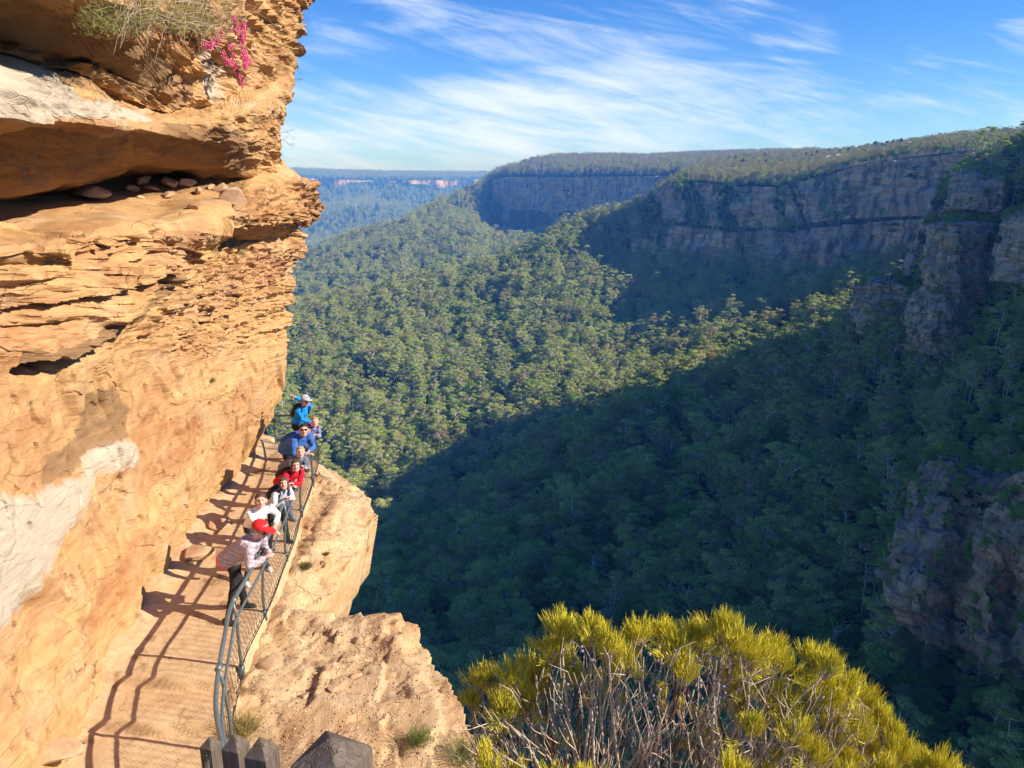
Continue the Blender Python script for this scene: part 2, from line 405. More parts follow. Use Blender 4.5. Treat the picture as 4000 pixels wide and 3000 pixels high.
crag('crag', [
 [(3640, 1820, 166), (3700, 1800, 158), (3790, 1850, 158), (3900, 1870, 152), (4020, 1860, 140), (4200, 1850, 126)],
 [(3590, 1960, 158), (3680, 1960, 149), (3770, 1985, 150), (3880, 1990, 144), (4020, 1960, 134), (4200, 1950, 120)],
 [(3540, 2090, 156), (3640, 2100, 146), (3760, 2110, 150), (3860, 2110, 140), (4020, 2120, 130), (4200, 2120, 118)],
 [(3480, 2240, 154), (3600, 2250, 143), (3720, 2260, 150), (3840, 2270, 138), (3960, 2300, 140), (4200, 2330, 116)],
 [(3475, 2340, 150), (3580, 2380, 142), (3720, 2420, 150), (3860, 2480, 134), (3960, 2500, 136), (4200, 2500, 112)],
 [(3560, 2440, 148), (3650, 2470, 144), (3740, 2500, 150), (3880, 2560, 134), (3960, 2560, 134), (4200, 2560, 112)],
 [(3640, 2520, 150), (3700, 2550, 148), (3780, 2600, 154), (3900, 2640, 138), (3990, 2640, 136), (4200, 2640, 114)]],
 150, [16, 20, 26, 26, 14, 10], 26, 1.9, 2.0, mat=M_crag2)
crag('crag', [
 [(3730, 690, 398), (3800, 680, 382), (3870, 700, 378), (3920, 690, 372)],
 [(3722, 750, 396), (3800, 750, 380), (3870, 760, 376), (3920, 750, 370)],
 [(3715, 815, 394), (3800, 820, 378), (3870, 830, 374), (3920, 820, 368)]],
 60, [10, 12], 40, 2.6, 17.0, 12.)
crag('crag', [
 [(3645, 880, 372), (3720, 870, 352), (3810, 875, 356), (3880, 880, 366)],
 [(3640, 990, 370), (3720, 990, 350), (3800, 995, 354), (3885, 1000, 362)],
 [(3640, 1090, 368), (3720, 1090, 347), (3800, 1095, 350), (3880, 1100, 358)],
 [(3600, 1180, 364), (3680, 1190, 343), (3740, 1190, 346), (3790, 1190, 356)],
 [(3545, 1300, 360), (3620, 1330, 338), (3720, 1340, 338), (3785, 1330, 350)],
 [(3570, 1370, 354), (3650, 1400, 336), (3720, 1410, 335), (3780, 1400, 345)]],
 110, [16, 16, 16, 20, 14], 40, 3.6, 5.0, 14.)
crag('crag', [
 [(3375, 1120, 440), (3430, 1100, 425), (3500, 1110, 418), (3560, 1140, 410)],
 [(3350, 1200, 436), (3420, 1200, 420), (3500, 1200, 412), (3560, 1220, 402)],
 [(3352, 1300, 430), (3430, 1310, 412), (3500, 1310, 402), (3560, 1310, 395)]],
 70, [16, 20], 40, 3.2, 8.0, 13.)
crag('crag', [
 [(3955, 860, 318), (4020, 840, 305), (4120, 830, 290)],
 [(3930, 980, 314), (4020, 980, 300), (4120, 980, 285)],
 [(3915, 1100, 308), (4020, 1110, 294), (4120, 1110, 280)]],
 60, [20, 22], 40, 2.6, 11.0, 12.)

# --- L1: the middle ridge with its double band of cliffs
c1 = [600, 1130, 1543, 1916, 2270, 2500, 2600, 2700, 2850, 3000, 3200, 3400, 3700, 4200]
t1 = [
 [(2460, 350), (2330, 372), (2120, 408), (1980, 435), (1800, 462), (1690, 480), (1650, 487), (1600, 492), (1530, 500), (1490, 507), (1400, 512), (1320, 515), (1230, 520), (1180, 525)],
 [(2330, 362), (2200, 385), (2020, 418), (1880, 448), (1700, 475), (1590, 492), (1550, 500), (1500, 505), (1450, 512), (1400, 518), (1310, 522), (1240, 525), (1150, 530), (1100, 535)],
 [(1700, 560), (1620, 600), (1520, 640), (1420, 680), (1270, 720), (1245, 720), (1230, 712), (1215, 705), (1205, 680), (1195, 655), (1160, 625), (1125, 600), (1080, 572), (1030, 560)],
 [(1440, 760), (1340, 800), (1250, 850), (1150, 885), (985, 960), (1010, 950), (1005, 915), (1010, 885), (1035, 835), (1050, 795), (1040, 740), (1015, 695), (1000, 622), (950, 585)],
 [(1330, 850), (1255, 875), (1165, 920), (1080, 945), (915, 1005), (925, 968), (900, 932), (885, 900), (905, 850), (905, 812), (885, 757), (870, 710), (850, 635), (830, 594)],
 [(1290, 890), (1218, 915), (1125, 960), (1040, 985), (880, 1035), (905, 974), (882, 938), (868, 908), (888, 856), (888, 818), (868, 763), (856, 715), (838, 639), (820, 598)],
 [(1260, 940), (1190, 955), (1098, 1000), (1015, 1020), (848, 1055), (795, 1010), (735, 980), (708, 952), (722, 893), (728, 850), (690, 790), (640, 738), (602, 655), (570, 615)],
 [(1262, 1000), (1196, 1010), (1104, 1060), (1022, 1080), (852, 1110), (800, 1050), (722, 1010), (690, 985), (690, 930), (672, 920), (655, 870), (622, 800), (575, 700), (540, 660)],
 [(1275, 1090), (1212, 1100), (1120, 1150), (1040, 1170), (870, 1180), (830, 1130), (722, 1100), (655, 1240), (612, 1400), (600, 1400), (590, 1300), (572, 1200), (530, 950), (490, 850)],
 [(1330, 1200), (1290, 1220), (1200, 1270), (1130, 1290), (960, 1300), (930, 1260), (840, 1300), (720, 1500), (640, 1700), (630, 1700), (620, 1600), (600, 1500), (560, 1300), (520, 1200)],
]
G1 = loft(c1, t1, 640, [4, 40, 44, 26, 10, 34, 10, 24, 6])
xx, yy, zz = G1[..., 0], G1[..., 1], G1[..., 2]
PX1, PY1, _ = proj(G1)
rowi = np.arange(G1.shape[0])[:, None] * np.ones((1, G1.shape[1]))
cl = sstep(2380, 2620, PX1)                                    # where the cliffs are
G1[..., 2] -= 13 * (1 - cl) + 13 * cl * sstep(100, 60, rowi)
G1[..., 2] += (fbm(xx / 130, yy / 170, 5, 4) * 22 - np.abs(fbm(xx / 60, yy / 120, 9, 3)) * 14) * sstep(124, 70, rowi) * sstep(0, 30, rowi)
G1[..., 2] -= 9 * cl * sstep(160, 172, rowi)
G1[..., 1] += cl * (fbm(xx / 60, 0 * xx, 4, 4) * 95) * sstep(70, 110, rowi)
G1, N1, S1 = rockify(G1, 30, 11, 4.2, 3.0)
rk1 = S1 * (.66 + .45 * fbm(xx / 50, yy / 50, zz / 15, 3)) + .1 * cl * S1
hill1 = link('middle_ridge', grid_mesh('middle_ridge', G1, True, {'rock': rk1}), M_hill); tag(hill1, kind='structure')

# --- L2: the second ridge
c2 = [800, 1182, 1372, 1568, 1701, 1847, 1940, 2000, 2113, 2302, 2492, 2760, 3200]
t2 = [
 [(1420, 1300), (1260, 1330), (1220, 1350), (1170, 1380), (1140, 1400), (1110, 1400), (1080, 1400), (1060, 1400), (980, 1400), (920, 1350), (890, 1300), (850, 1250), (800, 1200)],
 [(1200, 1600), (1110, 1600), (1050, 1620), (1000, 1640), (975, 1650), (950, 1680), (960, 1900), (960, 1860), (955, 1800), (925, 1680), (900, 1540), (850, 1400), (800, 1320)],
 [(1120, 1850), (1035, 1900), (960, 1950), (905, 2000), (850, 2180), (850, 2320), (890, 2370), (905, 2280), (905, 2130), (890, 1890), (870, 1700), (820, 1480), (790, 1370)],
 [(1100, 1900), (1018, 1950), (935, 2000), (885, 2050), (815, 2250), (775, 2460), (790, 2470), (812, 2390), (822, 2240), (826, 1990), (820, 1790), (790, 1560), (760, 1430)],
 [(1090, 1930), (1006, 1980), (918, 2040), (873, 2090), (797, 2290), (738, 2520), (694, 2510), (688, 2430), (688, 2280), (688, 2030), (686, 1830), (684, 1600), (676, 1460)],
 [(1094, 2000), (1010, 2050), (922, 2120), (877, 2160), (801, 2350), (738, 2580), (680, 2570), (670, 2500), (666, 2360), (666, 2110), (666, 1910), (660, 1690), (650, 1550)],
 [(1110, 2100), (1026, 2200), (938, 2300), (893, 2330), (817, 2450), (742, 2640), (672, 2650), (658, 2700), (626, 2600), (616, 2700), (620, 2700), (610, 2600), (600, 2400)],
 [(1200, 2300), (1120, 2400), (1040, 2500), (1000, 2550), (920, 2600), (850, 2650), (760, 2650), (730, 2800), (700, 3000), (690, 3000), (690, 3000), (680, 3000), (660, 2800)],
]
G2 = loft(c2, t2, 420, [24, 22, 12, 30, 6, 14, 4])
xx, yy, zz = G2[..., 0], G2[..., 1], G2[..., 2]
PX2, PY2, _ = proj(G2); rowi = np.arange(G2.shape[0])[:, None] * np.ones((1, G2.shape[1]))
cl = sstep(1880, 1950, PX2)
G2[..., 2] -= 12 * (1 - cl) + 12 * cl * sstep(60, 50, rowi)
G2[..., 2] += (fbm(xx / 260, yy / 300, 7, 4) * 34) * sstep(56, 30, rowi) * sstep(0, 14, rowi)
G2[..., 1] += cl * fbm(xx / 80, 0 * xx, 14, 4) * 75 * sstep(40, 58, rowi)
G2, N2, S2 = rockify(G2, 40, 13, 9, 7.0)
hill2 = link('far_ridge', grid_mesh('far_ridge', G2, True, {'rock': S2 * .8}), M_hill); tag(hill2, kind='structure')

# --- L3: the far valley and the escarpment beyond it, reaching the horizon
c3 = [-3500, 0, 900, 1182, 1440, 1700, 1950, 2300, 3200, 5000, 8000]
def row3(py, r, w): return [(py + d, r + e) for d, e in zip(w, [0, 0, 0, 60, -100, 120, -60, 0, 100, 0, 0])]
t3 = [row3(1320, 2000, [0] * 11), row3(1130, 2600, [0] * 11), row3(1005, 3500, [0, 0, 0, 10, 20, 0, 0, 0, 0, 0, 0]), row3(925, 4500, [0] * 11), row3(850, 5500, [0, 0, 0, 10, -40, 10, 0, 0, 0, 0, 0]),
      row3(800, 6200, [0] * 11), row3(728, 6800, [0, 0, 0, 6, 12, 8, 0, 0, 0, 0, 0]), row3(695, 6840, [0, 0, -5, 0, 8, 8, 4, 0, 0, 0, 0]), row3(676, 7800, [0, -4, -6, -4, 3, 8, 12, 12, 10, 0, 0]), row3(684, 8800, [0] * 11), row3(690, 9600, [0] * 11)]
G3 = loft(c3, t3, 900, [8, 20, 22, 22, 14, 16, 16, 6, 4, 4])
xx, yy, zz = G3[..., 0].copy(), G3[..., 1].copy(), G3[..., 2]
rowi = np.arange(G3.shape[0])[:, None] * np.ones((1, G3.shape[1]))
G3[..., 2] += (ridge(xx / 900, yy / 1300, 2, 5) * 55 - 20) * sstep(2, 20, rowi) * sstep(120, 92, rowi)
G3[..., 1] += fbm(xx / 500, 0 * xx, 4, 5) * 900 * sstep(70, 112, rowi) + fbm(xx / 120, 0 * xx, 8, 4) * 160 * sstep(90, 112, rowi)
G3[..., 2] += fbm(xx / 1500, 0 * xx, 3, 3) * 18 * sstep(112, 125, rowi)
n3_ = grid_normals(G3); n3_ *= np.sign(np.median(n3_[..., 2]))
S3 = sstep(.75, .5, n3_[..., 2]) * sstep(85, 98, rowi) * sstep(-.4, .1, fbm(xx / 260, yy / 5000, zz / 60, 4))
PX3, PY3, _ = proj(G3)
S3 = np.maximum(S3 * .8, 1.0 * (sstep(1, .2, ((PX3 - 1440) / 50)**2 + ((PY3 - 765) / 9)**2)))
hill3 = link('far_escarpment', grid_mesh('far_escarpment', G3, True, {'rock': S3}), M_hillfar); tag(hill3, kind='structure')
# valley floor that closes the ground below and beside everything
VF = np.array([[-7800, -800, -330], [7800, -800, -330], [11800, 9650, -420], [-11800, 9650, -420.]])
vf = link('valley_floor', fast_mesh('valley_floor', VF, np.array([[0, 1, 2, 3]])), simple('valley_floor_green', (.02, .035, .014), .95, .4, .01, coord='Object')); tag(vf, kind='structure')

# the plateau on the sunny side, outside the frame, whose edge shades the near slope
def side_plateau():
    ys = np.linspace(-250, 400, 60); prof = [(150, -120), (185, -70), (200, -30), (206, 16), (240, 26), (420, 40), (900, 60)]
    G = np.zeros((len(prof) * 4 - 3, 60, 3)); xs = np.interp(np.arange(len(prof) * 4 - 3) / 4, range(len(prof)), [p_[0] for p_ in prof]); zs = np.interp(np.arange(len(prof) * 4 - 3) / 4, range(len(prof)), [p_[1] for p_ in prof])
    G[..., 0] = xs[:, None] + fbm(ys[None] / 60, xs[:, None] * 0, 1, 3) * 26 + np.maximum(0, ys[None] - 150) * .25; G[..., 1] = ys[None]; G[..., 2] = zs[:, None] + (14 * sstep(300, 220, ys[None]) + 24 * sstep(400, 335, ys[None])) * sstep(-60, 10, zs[:, None]) * sstep(0, 60, ys[None])
    o = link('side_hillside', grid_mesh('side_hillside', G, True, {'rock': np.full(G.shape[:2], .5)}), M_hill); tag(o, kind='structure')
side_plateau()
# ------------------------------------------------------------------ trees
def leaf_mat(name, c1_, c2_, c3_):
    def f(nt, b):
        oi = nt.node('ShaderNodeObjectInfo').outputs['Random']; geo = nt.node('ShaderNodeNewGeometry')
        pr = geo.outputs['Random Per Island']
        c = nt.ramp(oi, [(0, c1_), (.45, c2_), (1, c3_)])
        c = nt.mix(nt.math('MULTIPLY', pr, .55), c, tuple(x * 1.9 for x in c2_))
        nt.l.new(c, b.inputs['Base Color'])
        tr = nt.node('ShaderNodeBsdfTranslucent'); nt.l.new(nt.mix(.5, c, (.12, .15, .02)), tr.inputs[0])
        mx = nt.node('ShaderNodeMixShader'); mx.inputs[0].default_value = .25
        nt.l.new(b.outputs[0], mx.inputs[1]); nt.l.new(tr.outputs[0], mx.inputs[2])
        nt.l.new(mx.outputs[0], nt.n['Material Output'].inputs[0])
    return material(name, f, .7, .2)
M_euc = leaf_mat('eucalypt_leaves', (.19, .24, .05), (.36, .41, .095), (.52, .49, .18))
M_rain = leaf_mat('rainforest_leaves', (.12, .22, .035), (.21, .34, .045), (.32, .41, .07))
M_heath = leaf_mat('dry_woodland_leaves', (.26, .22, .09), (.36, .29, .13), (.24, .25, .09))
M_pine = leaf_mat('pine_needles', (.02, .035, .018), (.028, .048, .022), (.04, .06, .03))
M_bark = simple('pale_bark', (.62, .56, .48), .9, .35, 3)
M_barkd = simple('dark_bark', (.10, .075, .055), .9, .3, 3)

def tree_parts(kind, seed):
    """trunk and crown of one tree, base at origin, as two MBs"""
    rg = np.random.default_rng(seed); T, C = MB(), MB(); snag = kind == 'snag'; kind = 'euc' if kind in ('heath', 'snag') else kind
    if kind == 'pine':
        H = 20; T.tube([(0, 0, -2), (0, 0, H * .6), (.1, 0, H * .97)], [.35, .22, .03], 5)
        n = 420; t = rg.random(n)**.8; a = rg.random(n) * 2 * np.pi; rr = (1 - t)**.8 * 3.6 * (0.6 + .4 * rg.random(n)) + .2
        cen = np.stack([np.cos(a) * rr, np.sin(a) * rr, H * (.15 + .85 * t) - rr * .25], 1); out_ = np.stack([np.cos(a), np.sin(a), np.full(n, .5)], 1); sz = .5
    else:
        H = rg.uniform(20, 26) if kind == 'euc' else rg.uniform(12, 17)
        lean = rg.normal(0, .6, 2); base_r = .34
        def tp(t): return np.array([lean[0] * t * t + .5 * math.sin(3 * t + seed), lean[1] * t * t, H * t * .92])
        T.tube([(0, 0, -3)] + [tp(t) for t in (.0, .25, .5, .7, .88)], [base_r * 1.3, base_r, base_r * .8, base_r * .6, base_r * .4, base_r * .15], 6)
        K = int(rg.integers(13, 18)) if kind == 'euc' else 12
        cs = []; 
        for i in range(K):
            t0_ = rg.uniform(.42, .86) if kind == 'euc' else rg.uniform(.25, .8)
            a = i * 2.4 + rg.uniform(-.5, .5); L = (rg.uniform(2.2, 5.2) if kind == 'euc' else rg.uniform(1.2, 3.4)) * (1.15 - abs(t0_ - .6))
            s_ = tp(t0_); e = s_ + np.array([math.cos(a) * L, math.sin(a) * L, rg.uniform(1.4, 4.2)])
            mid = (s_ + e) / 2 + np.array([0, 0, -.35]) + rg.normal(0, .25, 3)
            T.tube([s_, mid, e], [base_r * .38, base_r * .25, base_r * .1], 4)
            cs.append((e, rg.uniform(1.1, 2.1) if kind == 'euc' else rg.uniform(1.6, 2.5)))
        cs.append((tp(1), 1.7))
        cen, out_ = [], []
        for c_, r_ in cs:
            nl = 3 if snag else int(70 * r_**1.3)
            d = rg.normal(size=(nl, 3)); d /= np.linalg.norm(d, axis=1)[:, None]; d[:, 2] = np.where(d[:, 2] < -.3, -d[:, 2] * .7, d[:, 2])
            q = d * r_ * (.55 + .5 * rg.random((nl, 1))) * np.array([1.15, 1.15, .72])
            cen.append(c_ + q); out_.append(d + np.array([0, 0, .35]))
        cen = np.concatenate(cen); out_ = np.concatenate(out_); sz = .27
    n = len(cen); nn = out_ + rg.normal(0, .55, (n, 3)); nn /= np.linalg.norm(nn, axis=1)[:, None]
    u = np.cross(nn, rg.normal(size=(n, 3))); u /= np.linalg.norm(u, axis=1)[:, None]; v = np.cross(nn, u)
    s1 = sz * rg.uniform(.6, 1.5, (n, 1)); s2 = sz * rg.uniform(.5, 1.1, (n, 1))
    V4 = np.stack([cen + u * s1, cen + v * s2 * .7 + nn * .1, cen - u * s1 * .8, cen - v * s2 - nn * .1], 1).reshape(-1, 3)
    C.add(V4, np.arange(4 * n).reshape(n, 4)); return T, C
KINDS = [('euc', 11), ('euc', 12), ('euc', 13), ('euc', 14), ('rain', 21), ('rain', 22), ('pine', 31), ('heath', 15), ('heath', 17), ('snag', 41)]
TREE = []; SRC = bpy.data.collections.new('tree_shapes')
for i, (k, s_) in enumerate(KINDS):
    T, C = tree_parts(k, s_); lm = {'snag': M_euc, 'heath': M_heath, 'euc': M_euc, 'rain': M_rain, 'pine': M_pine}[k]; bk = M_bark if k in ('euc', 'heath', 'snag') else M_barkd
    tm, cm = T.mesh('trunk'), C.mesh('crown', False); tm.materials.append(bk); cm.materials.append(lm)
    J = MB()
    for src, mi in ((T, 0), (C, 1)):
        V_ = np.concatenate(src.V); J.add(V_, np.concatenate(src.Q) if src.Q else None, np.concatenate(src.T) if src.T else None, mi)
    jm = J.mesh('tree', False); jm.materials.append(bk); jm.materials.append(lm)
    so = bpy.data.objects.new('tree_shape_%d' % i, jm); SRC.objects.link(so); TREE.append((tm, cm))

def scatter(G, dens, ok, rg, z0=-.5):
    """random points over a grid surface, dens per m2 of plan area (array or number)"""
    A = G[:-1, :-1]; B = G[:-1, 1:]; C = G[1:, 1:]; D = G[1:, :-1]
    ar = np.abs((C - A)[..., 0] * (D - B)[..., 1] - (C - A)[..., 1] * (D - B)[..., 0]) / 2
    e = ar * dens * ok[:-1, :-1]; cnt = rg.poisson(e); i, j = np.nonzero(cnt); rp = cnt[i, j]; i = np.repeat(i, rp); j = np.repeat(j, rp)
    u = rg.random(len(i))[:, None]; v = rg.random(len(i))[:, None]
    p = A[i, j] * (1 - u) * (1 - v) + B[i, j] * u * (1 - v) + C[i, j] * u * v + D[i, j] * (1 - u) * v
    p[:, 2] += z0; return p, i, j
def in_view(G, mx=250, lo=950):
    px, py, f = proj(G); return ((f > 1) & (px > lo) & (px < 4000 + mx) & (py < 3400) & (py > -100)).astype(float)
rg = np.random.default_rng(5); PTS, SCL, KIN, ZON = [], [], [], []
def addpts(p, sc, kin, zone):
    PTS.append(p); SCL.append(sc); KIN.append(kin); ZON.append(np.full(len(p), zone))
def gaps(G, sc=28.): return np.clip(.95 + 1.9 * fbm(G[..., 0] / sc, G[..., 1] / sc, 6, 3), .12, 1.8)
def vary(n, lo, hi): return np.clip(rg.uniform(lo, hi, n) * np.exp(rg.normal(0, .2, n)), lo * .6, hi * 1.35)
def kinds(p, f=.3, sc=60.):
    m_ = fbm(p[:, 0] / sc, p[:, 1] / sc, 2, 3) * .6 + rg.normal(0, .22, len(p))
    k_ = np.where(m_ > f, rg.integers(4, 6, len(p)), rg.integers(0, 4, len(p))); k_ = np.where((rg.random(len(p)) < .10), 7, k_); return np.where(rg.random(len(p)) < .03, 9, k_)
# near slope
ok = in_view(G0) * (N0[..., 2] > .35)
p, i_, j_ = scatter(G0, 1 / 28., ok * gaps(G0), rg); px, py, _ = proj(p)
addpts(p, vary(len(p), .55, .95) * np.where(px > 3480, .7, 1), kinds(p, .12), 0)
p, i_, j_ = scatter(G0, 1 / 16., ok, rg); addpts(p, rg.uniform(.3, .5, len(p)), rg.integers(4, 6, len(p)), 0)
# middle ridge
st = np.arange(G1.shape[0])[:, None] * np.ones((1, G1.shape[1])); PX1, PY1, _ = proj(G1)
top1 = (st > 158) & (PX1 > 2500)
ok = in_view(G1) * (N1[..., 2] > .45) * (st > 3) * (~top1)
p, i_, j_ = scatter(G1, 1 / 27., ok * gaps(G1, 40.), rg); addpts(p, vary(len(p), .42, .86) * np.where((PX1[i_, j_] > 2500) & (i_ > 105), .36, 1), kinds(p, .16, 90), 1)
p, i_, j_ = scatter(G1, 1 / 34., ok, rg); addpts(p, rg.uniform(.35, .6, len(p)), rg.integers(4, 6, len(p)), 1)
p, i_, j_ = scatter(G1, 1 / 26., in_view(G1) * top1 * (st < 198), rg); addpts(p, rg.uniform(.28, .62, len(p)), rg.choice([0, 2, 7, 8, 7, 8], len(p)), 2)
okc = in_view(G1) * (N1[..., 2] <= .5) * (fbm(G1[..., 0] / 40, G1[..., 1] / 40, G1[..., 2] / 18, 3) > .06) * (PX1 > 2380)
A_ = np.linalg.norm(np.cross(G1[1:, :-1] - G1[:-1, :-1], G1[:-1, 1:] - G1[:-1, :-1]), axis=-1)
cnt = rg.poisson(A_ * okc[:-1, :-1] / 40.); i_, j_ = np.nonzero(cnt); p = G1[i_, j_] + rg.normal(0, 1, (len(i_), 3)); addpts(p, rg.uniform(.15, .32, len(p)), rg.integers(4, 6, len(p)), 2)
# far ridge
st = np.arange(G2.shape[0])[:, None] * np.ones((1, G2.shape[1])); PX2, PY2, _ = proj(G2)
ok = in_view(G2) * (N2[..., 2] > .5); topf = np.where((st > 88) & (PX2 > 1900), 1, 0)
p, i_, j_ = scatter(G2, 1 / 75., ok * (1 - topf) * gaps(G2, 70.), rg); addpts(p, vary(len(p), .7, 1.2) * np.where((PX2[i_, j_] > 1900) & (i_ > 40), .5, 1), kinds(p, .15, 200), 3)
p, i_, j_ = scatter(G2, 1 / 80., ok * topf, rg); addpts(p, rg.uniform(.5, 1.0, len(p)), rg.choice([0, 1, 7, 8], len(p)), 3)
# far valley: larger crowns, thinner
st = np.arange(G3.shape[0])[:, None] * np.ones((1, G3.shape[1])); PX3, PY3, _ = proj(G3)
ok = in_view(G3) * (PX3 < 2150) * (st > 10) * (st < 130)
p, i_, j_ = scatter(G3, 1 / 900., ok, rg); addpts(p, rg.uniform(1.3, 2.1, len(p)), rg.integers(0, 6, len(p)), 4)
for G_c, n_c in CRAGS:
    A_ = np.linalg.norm(np.cross(G_c[1:, :-1] - G_c[:-1, :-1], G_c[:-1, 1:] - G_c[:-1, :-1]), axis=-1); msk = (fbm(G_c[..., 0] / 12, G_c[..., 1] / 12, G_c[..., 2] / 12, 4) < -.10)[:-1, :-1] | (np.abs(n_c[:-1, :-1, 2]) > .5)
    cnt = rg.poisson(A_ * msk / 13.); i_, j_ = np.nonzero(cnt); p = G_c[i_, j_] + rg.normal(0, .4, (len(i_), 3)); addpts(p, rg.uniform(.10, .24, len(p)), rg.integers(4, 6, len(p)), 0)
PTS = np.concatenate(PTS); SCL = np.concatenate(SCL); KIN = np.concatenate(KIN); ZON = np.concatenate(ZON)
ROT = rg.random(len(PTS)) * 6.283
print('trees', len(PTS))

# the 300 that show largest become trees of their own
px, py, f = proj(PTS + np.array([0, 0, 12.]) * SCL[:, None])
BUSHY = [(1000, 2600), (1300, 2380), (1700, 2480), (1900, 2680), (2150, 2420), (2400, 2320), (2850, 2320), (3100, 2500), (3300, 2480), (3600, 2800), (3850, 3000), (3850, 3300), (900, 3300)]
hid = poly_sd(px, py, BUSHY) > 0
vis = (~hid) & (KIN < 6) & (px > 1300) & (px < 3980) & (py > 300) & (py < 2900) & (f > 0) & (SCL > .5) & ~((px > 3480) & (py > 1950) & (py < 2500)) & ~((px < 1500) & (py > 1850))
size = np.where(vis, SCL / f, 0); near = np.argsort(-size)[:300]; far_mask = np.ones(len(PTS), bool); far_mask[near] = False
def copy_thing(root):
    r = root.copy(); COL.objects.link(r)
    for ch in root.children:
        c = ch.copy(); COL.objects.link(c); c.parent = r
        for g in ch.children:
            d = g.copy(); COL.objects.link(d); d.parent = c
    return r
protos = {}
def make_tree(k):
    e = empty('eucalyptus_tree' if k < 4 else ('rainforest_tree' if k < 6 else 'pine_tree'))
    link('trunk', TREE[k][0], None, e); link('crown', TREE[k][1], None, e); return e
LAB = {0: 'tall pale-trunked eucalyptus with open grey-green crown in the shaded near forest',
       1: 'tall slender eucalyptus with broad clumped grey-green crown in the shaded near forest',
       2: 'eucalyptus with forked pale limbs and ragged crown in the shaded near forest',
       3: 'leaning eucalyptus with sparse tufted crown in the shaded near forest',
       4: 'low dense dark green rainforest tree in the shaded near forest',
       5: 'rounded bushy green rainforest tree in the shaded near forest'}
for n_ in near:
    k = int(KIN[n_])
    if k not in protos: o = protos[k] = make_tree(k)
    else: o = copy_thing(protos[k])
    o.location = PTS[n_]; o.rotation_euler = (0, 0, ROT[n_]); o.scale = (SCL[n_],) * 3
    tag(o, LAB[k], 'tree', 'trees of the shaded forest below the cliff' if k < 4 else 'rainforest trees below the cliff')

def instancer(name, P_, S_, K_, R_, label=None):
    me = bpy.data.meshes.new(name); me.vertices.add(len(P_)); me.vertices.foreach_set('co', np.asarray(P_, np.float32).ravel())
    a = me.attributes.new('kin', 'INT', 'POINT'); a.data.foreach_set('value', K_.astype(np.int32))
    a = me.attributes.new('scl', 'FLOAT', 'POINT'); a.data.foreach_set('value', S_.astype(np.float32))
    a = me.attributes.new('rot', 'FLOAT', 'POINT'); a.data.foreach_set('value', R_.astype(np.float32))
    o = link(name, me); g = bpy.data.node_groups.new(name, 'GeometryNodeTree')
    g.interface.new_socket('Geometry', in_out='INPUT', socket_type='NodeSocketGeometry'); g.interface.new_socket('Geometry', in_out='OUTPUT', socket_type='NodeSocketGeometry')
    N = g.nodes; L = g.links; gi = N.new('NodeGroupInput'); go = N.new('NodeGroupOutput'); ip = N.new('GeometryNodeInstanceOnPoints')
    ci = N.new('GeometryNodeCollectionInfo'); ci.inputs['Collection'].default_value = SRC; ci.inputs['Separate Children'].default_value = True; ci.inputs['Reset Children'].default_value = True
    def na(nm, t): 
        q = N.new('GeometryNodeInputNamedAttribute'); q.data_type = t; q.inputs['Name'].default_value = nm; return q.outputs[0]
    cx = N.new('ShaderNodeCombineXYZ'); L.new(na('rot', 'FLOAT'), cx.inputs[2])
    L.new(gi.outputs[0], ip.inputs['Points']); L.new(ci.outputs[0], ip.inputs['Instance']); ip.inputs['Pick Instance'].default_value = True
    L.new(na('kin', 'INT'), ip.inputs['Instance Index']); L.new(cx.outputs[0], ip.inputs['Rotation']); L.new(na('scl', 'FLOAT'), ip.inputs['Scale'])
    L.new(ip.outputs[0], go.inputs[0]); md = o.modifiers.new('forest', 'NODES'); md.node_group = g
    tag(o, label, None, None, 'stuff'); return o
instancer('forest', PTS[far_mask], SCL[far_mask], KIN[far_mask], ROT[far_mask], 'dense eucalyptus forest over the valley and ridges')
